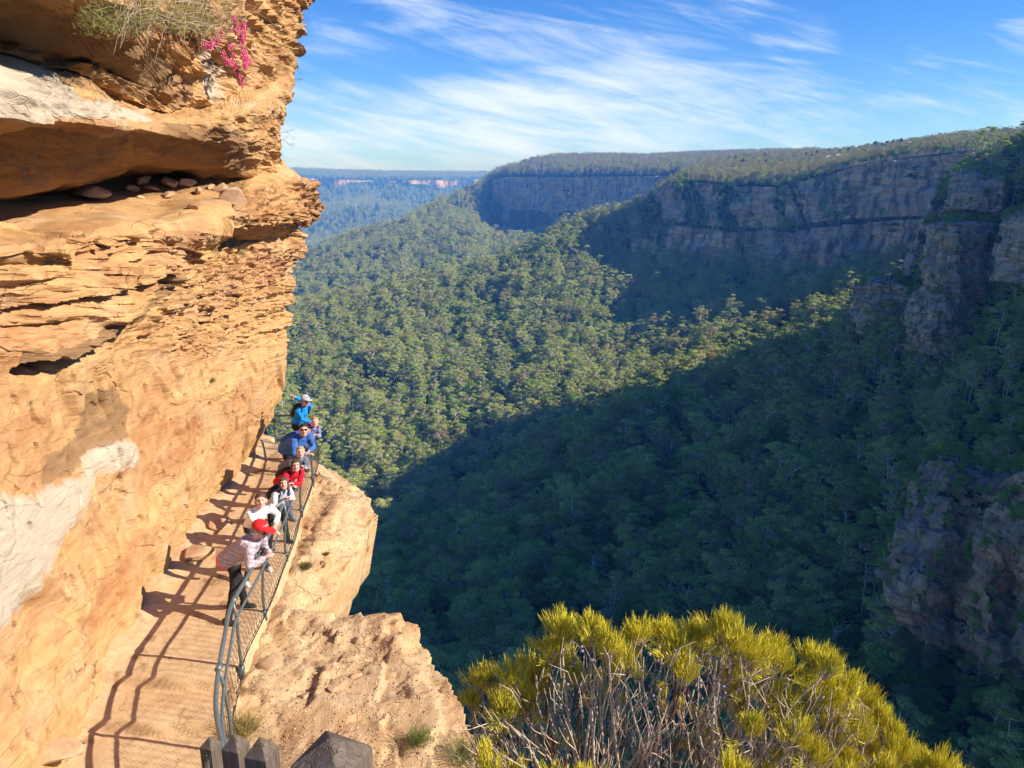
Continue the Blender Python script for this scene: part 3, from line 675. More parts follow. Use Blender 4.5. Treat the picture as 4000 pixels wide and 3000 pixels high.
# ------------------------------------------------------------------ the near sandstone cliff, its ledge and the path
def rock_mat(name, cols, pale=(.50, .425, .325), stain_shade=(.20, .115, .055), strata=9., sc=1., bump=.55, pits=.5):
    def f(nt, b):
        p = nt.node('ShaderNodeNewGeometry').outputs['Position']
        warp = nt.node('ShaderNodeVectorMath', operation='ADD'); nt.l.new(p, warp.inputs[0])
        wn = nt.node('ShaderNodeTexNoise'); nt.l.new(p, wn.inputs['Vector']); wn.inputs['Scale'].default_value = .8 * sc; wn.inputs['Detail'].default_value = 3
        ws = nt.node('ShaderNodeVectorMath', operation='SCALE'); nt.l.new(wn.outputs['Color'], ws.inputs[0]); ws.inputs['Scale'].default_value = .5; nt.l.new(ws.outputs[0], warp.inputs[1])
        q = warp.outputs[0]
        big = nt.noise(nt.mapv(q, (.5 * sc, .35 * sc, .9 * sc)), 1, 5, .6)
        st = nt.noise(nt.mapv(q, (.6, .5, strata), (R(8), 0, 0)), 1, 6, .62)
        fine = nt.noise(p, 26 * sc, 6, .7); med = nt.noise(p, 5 * sc, 6, .62)
        c = nt.ramp(big, [(.30, cols[0]), (.44, cols[1]), (.56, cols[2]), (.70, cols[3])])
        c = nt.mix(nt.ramp(st, [(.46, 0), (.64, .42)]), c, cols[4])
        c = nt.mix(nt.ramp(nt.noise(nt.mapv(q, (1.2, 1.2, 3.4)), 1.6, 8, .74), [(.57, 0), (.70, .7)]), c, (.17, .095, .055))
        ck = nt.node('ShaderNodeTexVoronoi', feature='DISTANCE_TO_EDGE'); ck.inputs['Scale'].default_value = 1.3 * sc; nt.l.new(nt.mapv(q, (1, .7, 2.2)), ck.inputs['Vector'])
        crk_ = nt.math('MULTIPLY', nt.ramp(ck.outputs['Distance'], [(0, 1), (.012, 0)]), nt.ramp(nt.noise(p, 1.1, 3), [(.5, 0), (.62, 1)]))
        c = nt.mix(nt.math('MULTIPLY', crk_, .8), c, (.10, .05, .03))
        c = nt.mix(nt.ramp(nt.noise(nt.mapv(q, (.9, .9, 1.2), loc=(5, 5, 5)), 1.1, 6, .6), [(.52, 0), (.68, .5)]), c, (.56, .38, .23))
        c = nt.mix(nt.ramp(med, [(.35, .25), (.6, 0)]), c, (.42, .22, .10), 'MULTIPLY')
        en = nt.math('MULTIPLY', nt.math('SUBTRACT', nt.noise(p, 3.5, 6, .65), .5), .9)
        pm = nt.ramp(nt.math('ADD', attr(nt, 'pale'), nt.math('MULTIPLY', en, 1.5)), [(.40, 0), (.78, .85)])
        pc = nt.mix(nt.ramp(nt.noise(nt.mapv(q, (2, .8, 6), (R(-35), 0, 0)), 1, 5), [(.4, 0), (.65, .5)]), pale, (.42, .36, .27))
        c = nt.mix(pm, c, pc)
        sm = nt.ramp(nt.math('ADD', attr(nt, 'stain_shade'), en), [(.45, 0), (.62, .85)])
        c = nt.mix(sm, c, nt.mix(nt.ramp(st, [(.4, 0), (.6, 1)]), stain_shade, tuple(x * 1.45 for x in stain_shade)))
        nt.l.new(nt.mix(nt.math('MULTIPLY', nt.math('SUBTRACT', fine, .5), .8), c, (1, .9, .8), 'SOFT_LIGHT'), b.inputs['Base Color'])
        vo = nt.node('ShaderNodeTexVoronoi'); vo.inputs['Scale'].default_value = 11 * sc; nt.l.new(nt.mapv(q, (1, 1, 1.8)), vo.inputs['Vector'])
        h = nt.math('SUBTRACT', nt.math('ADD', nt.math('MULTIPLY', fine, .5), nt.math('MULTIPLY', med, .5)), nt.math('MULTIPLY', crk_, .6))
        h = nt.math('ADD', h, nt.math('MULTIPLY', st, .8)); h = nt.math('ADD', h, nt.math('MULTIPLY', nt.ramp(vo.outputs['Distance'], [(0, 0), (.22, 1)]), pits * .3))
        bp = nt.node('ShaderNodeBump'); bp.inputs['Strength'].default_value = bump; bp.inputs['Distance'].default_value = .06 / sc
        nt.l.new(h, bp.inputs['Height']); nt.l.new(bp.outputs[0], b.inputs['Normal'])
    return material(name, f, .9, .12)
M_cliff = rock_mat('sandstone', [(.38, .172, .07), (.48, .26, .115), (.53, .32, .135), (.47, .25, .13), (.60, .39, .172)])
M_ledge = rock_mat('ledge_sandstone', [(.55, .30, .14), (.60, .38, .19), (.64, .45, .25), (.54, .28, .13), (.62, .40, .19)], strata=3, sc=1.8, bump=.9, pits=1.4)

ST = [-500, 0, 300, 600, 900]
CR = [ # py at stations, X at stations, edge (px, py, X)
 ((-1000, -1000, -1000, -1000, -1000), (-4.0, -4.2, -4.6, -5.2, -5.4), (1290, -1000, -5.2)),
 ((-420, -320, -200, -120, -100), (-3.9, -4.1, -4.4, -4.9, -5.4), (1185, -20, -5.15)),
 ((-250, -160, -40, 30, 140), (-3.8, -4.0, -4.2, -4.6, -5.45), (1150, 40, -5.3)),
 ((-210, -130, 0, 60, 215), (-4.1, -4.45, -4.55, -4.9, -5.5), (1125, 180, -5.3)),
 ((100, 150, 240, 330, 330), (-5.7, -5.6, -5.7, -5.7, -5.6), (1132, 270, -5.2)),
 ((160, 235, 330, 430, 400), (-5.7, -5.6, -5.7, -5.9, -5.7), (1138, 300, -5.15)),
 ((215, 275, 375, 455, 450), (-4.9, -4.85, -5.1, -5.7, -5.1), (1128, 360, -5.15)),
 ((330, 360, 425, 470, 500), (-4.6, -4.7, -5.0, -5.5, -5.15), (1098, 450, -5.2)),
 ((440, 455, 475, 505, 570), (-4.5, -4.65, -4.95, -5.35, -5.3), (1090, 545, -5.25)),
 ((470, 485, 505, 530, 590), (-5.0, -5.1, -5.3, -5.55, -5.45), (1082, 580, -5.4)),
 ((600, 610, 600, 590, 615), (-6.0, -6.0, -6.1, -6.0, -5.6), (1080, 610, -5.45)),
 ((740, 760, 690, 655, 670), (-6.7, -6.6, -6.9, -6.8, -5.9), (1085, 640, -5.5)),
 ((775, 785, 735, 685, 700), (-7.9, -7.8, -7.9, -7.5, -6.2), (1095, 665, -5.45)),
 ((900, 890, 840, 790, 770), (-6.4, -6.5, -6.5, -6.4, -5.75), (1200, 720, -5.0)),
 ((1000, 960, 900, 870, 850), (-5.4, -5.55, -5.65, -5.7, -5.3), (1262, 810, -4.8)),
 ((1040, 1000, 940, 910, 885), (-5.25, -5.4, -5.5, -5.55, -5.25), (1245, 850, -4.9)),
 ((1070, 1040, 1010, 945, 905), (-5.45, -5.55, -5.6, -5.65, -5.5), (1185, 890, -5.15)),
 ((1250, 1150, 1100, 1060, 950), (-5.45, -5.45, -5.55, -5.75, -6.0), (1188, 940, -5.2)),
 ((1400, 1350, 1300, 1200, 1150), (-5.5, -5.5, -5.6, -5.75, -5.75), (1150, 1100, -5.35)),
 ((1800, 1700, 1650, 1600, 1500), (-5.4, -5.5, -5.7, -5.8, -5.8), (1115, 1400, -5.55)),
 ((2200, 2100, 2000, 1900, 1700), (-5.3, -5.4, -5.6, -5.9, -6.0), (1095, 1570, -5.72)),
 ((2700, 2600, 2450, 2200, 1850), (-5.2, -5.3, -5.5, -5.8, -6.2), (1010, 1725, -6.15)),
 ((3500, 3350, 2960, 2360, 1915), (-5.15, -5.2, -5.42, -5.85, -6.4), (975, 1790, -6.4)),
]
STEPS = [10, 14, 18, 26, 16, 14, 22, 30, 16, 34, 36, 22, 40, 40, 26, 26, 46, 56, 84, 84, 70, 56]
rows = []
for py, X, e in CR:
    pts = [PX(p_, y_, x_) for p_, y_, x_ in zip(ST, py, X)]; sx = list(ST)
    E = np.array(PX(*e)); pts.append(tuple(E)); sx.append(e[0])
    pts += [tuple(E + np.array(v)) for v in ((-.35, .35, 0), (-1.4, 1.0, 0), (-4, 1.8, 0), (-9, 3, 0))]; sx += [e[0] + 30, e[0] + 75, e[0] + 120, e[0] + 160]
    A0_ = np.array(pts[0]); pts.insert(0, (A0_[0] + .3, A0_[1] - 3.5, A0_[2])); sx.insert(0, -800)
    # even parameter so that columns line up from row to row
    pts = np.array(pts); sx = np.array(sx, float)
    par = np.array([-800, -500, 0, 300, 600, 900, 1130, 1165, 1210, 1260, 1300.])
    rows.append(resample(pts, 640, par))
base = rows[-1]
low = base.copy(); low[:, 2] = np.minimum(low[:, 2], -.4) - 9; rows.append(low); STEPS.append(30)
GC = []
for k in range(len(rows) - 1):
    pm, p0, p1, pp = rows[max(k - 1, 0)], rows[k], rows[k + 1], rows[min(k + 2, len(rows) - 1)]
    for j in range(STEPS[k]):
        t = j / STEPS[k]; ts = t * t * (3 - 2 * t) * .35 + t * .65
        GC.append(p0 * (1 - ts) + p1 * ts)
GC.append(rows[-1]); GC = np.stack(GC)
from_row = np.concatenate([[0], np.cumsum(STEPS)])
NC = grid_normals(GC); sg = np.sign(np.median(NC[..., 0])); NC = NC * sg
# smooth normals so that displacement does not tear
for _ in range(6):
    NC[1:-1] = (NC[:-2] + NC[1:-1] * 2 + NC[2:]) / 4
NC /= np.linalg.norm(NC, axis=-1, keepdims=True)
x, y, z = GC[..., 0], GC[..., 1], GC[..., 2]
pxc, pyc, _ = proj(GC)
zt = z + .10 * (y - 12) + fbm(x / 3, y / 3, z / 3, 2) * .35
D = fbm(x / 2.2, y / 2.2, z / 1.6, 4) * .22
up = sstep(820, 640, pyc); mid = sstep(800, 900, pyc) * sstep(1480, 1150, pyc); lowz = sstep(1250, 1500, pyc)
D *= 1 - .45 * lowz
D += up * (ridge(x / 1.3, y / 1.5, z / .8, 4) * .16 + fbm(x / .5, y / .6, z / .22, 4) * .09)
# thin beds with broken edges
def cell(a, b_, seed):
    ia = np.floor(a).astype(int); ib = np.floor(b_ + .37 * (ia % 3)).astype(int); return _perm[_perm[(ia + seed) & 255] + (ib & 255)] / 255.
def beds(th, amp, sx_, seed):
    l = zt / th + fbm(x / 2, y / 1.6, seed, 3) * 1.3; fl = np.floor(l); fr = l - fl
    return (pn(fl * 3.71 + seed, y / sx_ + fl * 1.7, x / sx_) * amp + pn(fl * 1.31, y / (sx_ * .25), seed) * amp * .35) * (1 - .25 * sstep(.8, 1, fr))
vert = sstep(.72, .38, np.abs(NC[..., 2])) * (1 - .65 * up * sstep(640, 760, pxc) * sstep(230, 300, pyc))
D += vert * (mid * 1.0 + up * .5 + lowz * .10) * beds(.17, .17, 1.1, 2.) + vert * (mid * .9 + up * .45 + .06 * lowz) * beds(.055, .06, .5, 5.)
mk = sstep(-.05, .35, fbm(y / 1.4, z / .6, 3.3, 3)); D -= mid * mk * .16 * sstep(.0, .3, ridge(y / .8, zt / .18, 1.1, 3))
def shelf(th, seed):
    l = zt / th + fbm(x / 1.5, y / 1.2, seed, 4) * 1.5; fr = l - np.floor(l); return fr**2.5 * (.55 + .9 * pn(np.floor(l) * 2.7, y / .9, x / .9))
D += vert * (up * .30 + mid * .16) * shelf(.40, 3.) + vert * (up * .10 + mid * .07) * shelf(.13, 8.)
plat = sstep(-20, 30, poly_sd(pxc, pyc, [(880, 735), (1280, 700), (1330, 900), (1180, 900), (900, 870)])); D += plat * (beds(.055, .30, .3, 14.) + vert * .2 * shelf(.09, 4.)) * .8
wy0 = y + fbm(y / .5, z / .4, 4, 3) * .28; wz0 = z + fbm(y / .4, z / .5, 8, 3) * .2
# joints, flakes and pits of the lower wall
brk = sstep(.12, .35, fbm(y / 1.1, z / 1.4, 12.1, 4)); D += lowz * brk * .055 + lowz * brk * (cell(wy0 / .34, wz0 / .22, 5) - .5) * .05
j_ = ridge(y / 1.8 + z / 5, z / 7, 2.5, 3); D -= lowz * .10 * sstep(.72, .9, j_)
D += lowz * beds(.9, .07, 3.0, 9.) + lowz * fbm(x / .5, y / .35, z / .5, 4) * .022
D -= lowz * .05 * sstep(.34, .55, pn(y / .16, z / .3, 7.7))
# the diagonal crack: the mass above it overhangs
crk = [(120, 1420), (200, 1385), (330, 1325), (470, 1235), (600, 1120), (670, 1050), (740, 975), (800, 925)]
wob = fbm(y / .4, z / .4, 1, 3) * 45
dc, side = line_d(pxc, pyc + wob, crk); above = side < 0
D += np.where(above, .34 * sstep(230, 10, dc), 0) * sstep(60, 260, pxc); D -= np.where(above, 0, .42 * sstep(75, 8, dc))
dc2, s2 = line_d(pxc, pyc + wob * .6, [(-100, 1250), (200, 1170), (420, 1120), (560, 1060)]); D += np.where(s2 < 0, .12 * sstep(120, 5, dc2), -.07 * sstep(50, 5, dc2))
# blocky rubble ledges under the platform
rb = sstep(-30, 40, poly_sd(pxc, pyc, [(700, 1010), (860, 960), (1110, 950), (1115, 1120), (960, 1200), (860, 1330), (700, 1390), (600, 1280), (650, 1120)]))
def cell(a, b_, seed):
    ia = np.floor(a).astype(int); ib = np.floor(b_ + .37 * (ia % 3)).astype(int); return _perm[_perm[(ia + seed) & 255] + (ib & 255)] / 255.
wy = y + fbm(y / .5, z / .4, 4, 3) * .28; wz = z + fbm(y / .4, z / .5, 8, 3) * .16
D += rb * ((cell(wy / .26, wz / .10, 3) - .5) * .16 + (cell(wy / .6, wz / .24, 9) - .5) * .24)
# pale water-worn slab, standing slightly proud
PALE1 = [(-600, 1900), (100, 1935), (170, 1900), (320, 1850), (330, 1780), (440, 1690), (530, 1740), (535, 1810), (400, 1870), (350, 1950), (280, 2060), (200, 2220), (120, 2360), (-20, 2500), (-600, 3200)]
PALE2 = [(-300, 230), (60, 230), (180, 290), (330, 390), (560, 440), (590, 500), (300, 470), (-300, 450)]
PALE3 = [(-60, 10), (40, 40), (90, 130), (40, 160), (-60, 150)]
PALE4 = [(740, 100), (800, 200), (860, 260), (860, 420), (790, 420), (770, 340), (745, 220)]
PALE5 = [(880, 330), (980, 360), (1090, 420), (1090, 520), (960, 500), (890, 450)]
pale = sstep(-60, 60, poly_sd(pxc, pyc, PALE1)); D += pale * .06 + pale * pn(x, (y + z * .9) / .35, (z - y) / 2.5) * .03
pb_ = sstep(-60, 40, poly_sd(pxc, pyc, PALE2)); D *= 1 - .6 * pb_; pale = np.maximum(pale, .95 * sstep(-25, 25, poly_sd(pxc, pyc, PALE2)))
for q_, w8 in ((PALE3, .8), (PALE4, .7), (PALE5, .4)): pale = np.maximum(pale, w8 * sstep(-25, 25, poly_sd(pxc, pyc, q_)))
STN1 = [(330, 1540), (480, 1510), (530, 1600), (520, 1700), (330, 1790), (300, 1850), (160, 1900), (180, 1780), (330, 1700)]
stain_shade = .85 * sstep(-35, 35, poly_sd(pxc, pyc, STN1))
stain_shade = np.maximum(stain_shade, .72 * sstep(-25, 25, poly_sd(pxc, pyc, [(-300, -100), (300, 20), (620, 200), (760, 330), (700, 440), (300, 320), (0, 215), (-300, 150)])))  # lichen brown, plus shade painted into the colour under the upper overhang
stain_shade = np.maximum(stain_shade, .95 * sstep(790, 740, pyc) * sstep(480, 520, pyc) * sstep(1000, 900, pxc))  # shade of the deep recess painted into the rock colour
stain_shade = np.maximum(stain_shade, .75 * sstep(-15, 15, 45 - dc) * (pxc < 620))  # darker band along the diagonal crack
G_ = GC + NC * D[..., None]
cl_me = grid_mesh('cliff_face', G_, False, {'pale': pale, 'stain_shade': stain_shade})
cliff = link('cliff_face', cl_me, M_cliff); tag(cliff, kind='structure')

# --- rock ledge outside the fence: outline at about path level
OUT = [(-9, 19.8), (-6.4, 19.9), (-5.45, 19.3), (-4.7, 18.5), (-4.1, 17.8), (-3.4, 16.6), (-3.0, 15.5), (-2.95, 14.9), (-3.0, 13.9), (-3.05, 13.2), (-3.2, 12.4), (-3.35, 11.7), (-3.1, 11.15), (-2.6, 11.0), (-1.75, 11.05), (-1.45, 10.7), (-1.1, 9.6), (-.75, 8.9), (-.45, 8.2), (-.25, 7.6), (.2, 6.9), (1.0, 6.3), (2.6, 5.8), (3.0, 2), (3, -3), (-9, -3)]
xs = np.arange(-7.2, 4.2, .032); ys = np.arange(-2, 21.5, .032); LX, LY = np.meshgrid(xs, ys)
wx_ = LX + fbm(LX / .6, LY / .6, 1, 4) * .22; wy_ = LY + fbm(LX / .6, LY / .6, 5, 4) * .22
sd = poly_sd(wx_, wy_, OUT)
LZ = -.16 + fbm(LX / 1.5, LY / 1.5, 0, 4) * .16 + fbm(LX / .35, LY / .35, 2, 4) * .03 + (cell(wx_ / .5, wy_ / .36, 30) - .5) * .035 - .05 * sstep(.55, .9, ridge(wx_ / .9, wy_ / .9, 2.2, 4))
lay = (LX * .45 + LY * .12 + fbm(LX / 1.2, LY / 1.2, 9, 3) * .5) / .3; LZ += (lay - np.floor(lay) - .5) * .11 * sstep(-.2, .2, pn(LX / 1.5, LY / 1.5, 6))
LZ += (cell(wx_ / .9, wy_ / .6, 12) - .5) * .15 * sstep(0, .3, pn(LX / 1.7, LY / 1.7, 4)) * sstep(.2, .6, sd)
LZ -= .28 * sstep(.9, 0, sd) * (LY > 11) + .12 * sstep(.5, 0, sd)
LZ += sstep(7.2, 3.4, LY) * sstep(-3.2, -1.2, LX) * 1.1 + sstep(5.8, 4.4, LY) * sstep(-.3, 1.0, LX) * .9
LZ -= sstep(8.9, 8.0, LY) * .22 * sstep(-2.6, -3.3, LX)
inn = sstep(-3.7, -4.1, LX + .0 * LY); LZ -= inn * .10
out_ = np.maximum(0, -sd); DR = np.minimum(out_ * 12, 13) * (1 + .3 * fbm(LX / .4, LY / .4, 4, 3)); LZ -= DR
LG = np.stack([LX - .28 * np.minimum(DR, 1.3) - .95 * np.maximum(DR - 1.3, 0), LY, LZ], -1)
# the edge of the ledge is undercut: push the drop back a little
lp = .0 * LX
ledge = link('rock_ledge', grid_mesh('rock_ledge', LG, True, {'pale': np.full(LX.shape, .1), 'stain_shade': .24 + .8 * fbm(LX / .8, LY / .8, 7, 4)}), M_ledge); tag(ledge, kind='structure')

# --- the path between wall and fence
def rail_x(y): return np.interp(y, [5, 6.65, 7.4, 8.57, 9.17, 10.6, 12.5, 14.4, 16.2, 17.3, 18.6], [-2.7, -2.98, -3.32, -3.62, -3.78, -3.86, -4.05, -4.3, -4.55, -5.0, -6.2])
ys = np.arange(5.2, 18.9, .03); us = np.linspace(0, 1, 110); PYY, PU = np.meshgrid(ys, us, indexing='ij')
xo = rail_x(PYY) + .06 + fbm(PYY / .5, 0 * PYY, 3, 3) * .06; xi = -7.4 + 0 * PYY
PXX = xi + (xo - xi) * PU
PZ_ = .02 + fbm(PXX / .8, PYY / .8, 3, 3) * .035 + fbm(PXX / .2, PYY / .2, 9, 3) * .008
sl = np.floor(PYY / .9 + .2 * pn(PXX / .8, PYY / 2, 1)); PZ_ += (_perm[(sl.astype(int)) & 255] / 255 - .5) * .03
stp = PYY + .25 * (PXX + 4.5) * .2 + pn(PXX / .7, 0 * PXX, 4) * .06
PZ_ -= .15 * sstep(8.98, 8.93, stp) + .16 * sstep(8.3, 8.25, stp) + .1 * sstep(7.3, 7.25, stp)
PZ_ += .12 * sstep(-5.3, -6.0, PXX - (PYY - 10) * -.08)
PZ_ -= .3 * sstep(.985, 1.0, PU)
M_path = rock_mat('path_stone', [(.48, .29, .155), (.56, .37, .20), (.60, .42, .235), (.42, .23, .125), (.56, .37, .20)], strata=1.5, sc=1.8, bump=.4, pits=.6)
path = link('path', grid_mesh('path', np.stack([PXX, PYY, PZ_], -1), True, {'pale': np.full(PXX.shape, .05), 'stain_shade': .2 + 1.0 * fbm(PXX / .5, PYY / .8, 7, 4)}), M_path); tag(path, kind='structure')

# ------------------------------------------------------------------ safety fence
M_galv = simple('galvanised_steel', (.15, .18, .18), .45, .18, 14, .1, .4, .5)
M_wire = simple('fence_wire', (.06, .065, .065), .6, .1, 20, 0, .3, .3)
fence = empty('safety_fence', (-3.9, 10.6, 0)); tag(fence, 'grey steel pipe fence with chain-link netting along the cliff path', 'fence')
FO = np.array(fence.location)
def zfl(y): return 0. - .15 * (y < 8.9) - .16 * (y < 8.2)
hr = [(-2.78, 5.9, .62), (-2.98, 6.65, .74), (-3.32, 7.4, .85), (-3.6, 8.5, .99), (-3.74, 9.15, 1.02), (-3.8, 10.25, 1.02), (-3.97, 12.1, 1.0), (-4.22, 14.0, 1.0), (-4.42, 15.7, 1.0), (-4.6, 16.6, 1.0), (-4.85, 17.3, .99), (-5.1, 17.85, .99), (-5.3, 18.1, .93), (-5.62, 18.3, .82), (-5.95, 18.4, .80), (-6.3, 18.55, .84)]
def smooth_path(p, n): p = np.array(p, float); return resample(p, n, np.concatenate([[0], np.cumsum(np.linalg.norm(np.diff(p, axis=0), axis=1))]))
H_ = smooth_path(hr, 90)
m = MB(); m.tube(H_ - FO, .028, 10); m.build('handrail', M_galv, fence)
low_r = H_[4:].copy(); low_r[:, 2] -= .20; low_r[:, 0] += .05
m = MB(); m.tube(low_r - FO, .019, 8); m.build('top_rail', M_galv, fence)
POSTS = [(-3.4, 7.9), (-3.72, 9.2), (-3.84, 10.6), (-4.05, 12.5), (-4.28, 14.4), (-4.5, 16.2), (-5.05, 17.85), (-5.98, 18.42)]
for (fx, fy) in POSTS:
    i = np.argmin((H_[:, 1] - fy)**2); t = H_[i]; tx = t[0] + (.04)
    m = MB(); m.tube(np.array([(fx, fy, zfl(fy) - .25), (fx, fy, .3), (tx, fy - .02, t[2] - .18), (tx - .02, fy - .03, t[2])]) - FO, .022, 8)
    m.tube(np.array([(t[0], t[1] - .05, t[2]), (t[0], t[1] + .05, t[2])]) - FO, .036, 10)
    m.tube(np.array([(fx, fy, zfl(fy) - .12), (fx, fy, zfl(fy) + .05)]) - FO, .04, 8)
    m.build('post', M_galv, fence)
Ls = np.concatenate([[0], np.cumsum(np.linalg.norm(np.diff(H_, axis=0), axis=1))])
def sheet(s, t):
    p = np.stack([np.interp(s, Ls, H_[:, k]) for k in range(3)], -1); y_ = p[..., 1]
    nx = np.where(y_ > 17.4, .5, 1.0); ny = np.where(y_ > 17.2, .8, 0)
    zb = .02 - .15 * (y_ < 8.95) - .16 * (y_ < 8.3)
    sagk = .92 + .16 * np.sin(s * 1.6) ** 2
    bul = (.15 * np.sin(t * np.pi) * sagk) * sstep(7, 9.5, y_) + .03 - .02 * t
    out = p.copy(); out[..., 2] = p[..., 2] - .16 - t * (p[..., 2] - .16 - zb); out[..., 0] += bul * nx; out[..., 1] += bul * ny; return out
m = MB(); W_, HH = .12, .036; K = int((Ls[-1] - 1.2) / W_); J = 19
ang3 = np.array([0, 2.094, 4.189])
for k in range(K):
    for ph in (0, 1):
        jj = np.arange(J); s_ = 1.0 + k * W_ + ((jj + ph) % 2) * W_ * .5 + .006 * math.sin(k * 1.7); t_ = jj / (J - 1)
        pts = sheet(s_, t_); pts[:, 0] += ph * .003
        m.tube(pts - FO, .0025, 3)
m.build('netting', M_wire, fence)
bc = sheet(np.linspace(1.0, Ls[-1] - .2, 120), np.full(120, 1.0)); m = MB(); m.tube(bc - FO, .007, 5); m.build('bottom_cable', M_wire, fence)
# ------------------------------------------------------------------ people on the path
def vec(*a): return np.array(a, float)
def unit(v): v = np.asarray(v, float); return v / (np.linalg.norm(v) + 1e-9)
UP = vec(0, 0, 1)
def ik(a, b, l1, l2, hint):
    d = b - a; L = np.linalg.norm(d); L = min(L, (l1 + l2) * .995); u = unit(d); b2 = a + u * L
    x_ = (l1 * l1 - l2 * l2 + L * L) / (2 * L); h = math.sqrt(max(l1 * l1 - x_ * x_, 0)); hv = unit(hint - u * (hint @ u)); return a + u * x_ + hv * h, b2
def ering(m, pts, ru, rv, side, n=14):
    """loft of ellipses along pts: half width ru along 'side', half depth rv"""
    pts = np.asarray(pts, float); tg = np.gradient(pts, axis=0); V = []; an = np.arange(n) * 2 * np.pi / n
    for p, t, a, b in zip(pts, tg, ru, rv):
        t = unit(t); s_ = unit(side - t * (side @ t)); f_ = np.cross(t, s_)
        V.append(p + np.cos(an)[:, None] * s_ * a + np.sin(an)[:, None] * f_ * b)
    k = len(pts); V = np.concatenate(V + [pts[:1], pts[-1:]]); i0 = np.arange(n); j0 = (i0 + 1) % n
    Q = np.concatenate([np.stack([q * n + i0, q * n + j0, (q + 1) * n + j0, (q + 1) * n + i0], 1) for q in range(k - 1)])
    T = np.concatenate([np.stack([np.full(n, k * n), j0, i0], 1), np.stack([np.full(n, k * n + 1), (k - 1) * n + i0, (k - 1) * n + j0], 1)])
    m.add(V, Q, T)
def blend(o, voxel, smooth=3):
    md = o.modifiers.new('join', 'REMESH'); md.mode = 'VOXEL'; md.voxel_size = voxel; md.use_smooth_shade = True
    md = o.modifiers.new('smooth', 'SMOOTH'); md.factor = .5; md.iterations = smooth
    return o
FOLD = bpy.data.textures.new('folds', 'CLOUDS'); FOLD.noise_scale = .085; FOLD.noise_depth = 2
def folds(o, s_):
    md = o.modifiers.new('folds', 'DISPLACE'); md.texture = FOLD; md.strength = s_; md.mid_level = .5; return o
def cloth(name, c): return simple(name, c, .85, .18, 30, .25, bscale=220)
def plaid():
    def f(nt, b):
        t = nt.node('ShaderNodeTexCoord').outputs['Object']; sp_ = nt.node('ShaderNodeSeparateXYZ'); nt.l.new(nt.mapv(t, (1, 1, 1), (R(20), R(-18), 0)), sp_.inputs[0])
        def band(s_, k, w_): return nt.ramp(nt.math('FRACT', nt.math('MULTIPLY', s_, k)), [(w_, 1), (w_ + .08, 0)])
        hz = band(nt.math('ADD', sp_.outputs[2], nt.math('MULTIPLY', nt.noise(t, 6, 2), .06)), 13, .36); vt = band(nt.math('ADD', sp_.outputs[0], sp_.outputs[1]), 12, .40)
        c = nt.mix(nt.math('MULTIPLY', hz, .75), (.50, .52, .56), (.50, .27, .27)); c = nt.mix(nt.math('MULTIPLY', vt, .6), c, (.40, .42, .47))
        c = nt.mix(band(sp_.outputs[2], 18, .1), c, (.22, .26, .32)); c = nt.mix(nt.ramp(nt.noise(t, 34, 3, .6), [(.47, 0), (.56, .6)]), c, (.46, .20, .20)); nt.l.new(c, b.inputs['Base Color'])
    return material('plaid_cloth', f, .85, .15)
M_eye = simple('eye_dark', (.03, .02, .015), .3, .1); M_lip = simple('lip', (.42, .14, .11), .6, .1); M_white = simple('white_cloth', (.86, .86, .87), .85, .05, 30, .2, bscale=200)
M_skin = [simple('skin_%d' % i, c, .55, .06, 30) for i, c in enumerate([(.66, .38, .29), (.62, .34, .23), (.48, .26, .17)])]
M_black = cloth('black_cloth', (.022, .022, .026)); M_glass = simple('dark_lens', (.012, .012, .014), .12, .1, spec=.6)
SH = {'black': simple('black_shoe', (.03, .03, .03), .5, .1), 'white': simple('white_shoe', (.7, .7, .66), .6, .1), 'blue': simple('blue_shoe', (.2, .25, .33), .6, .1)}

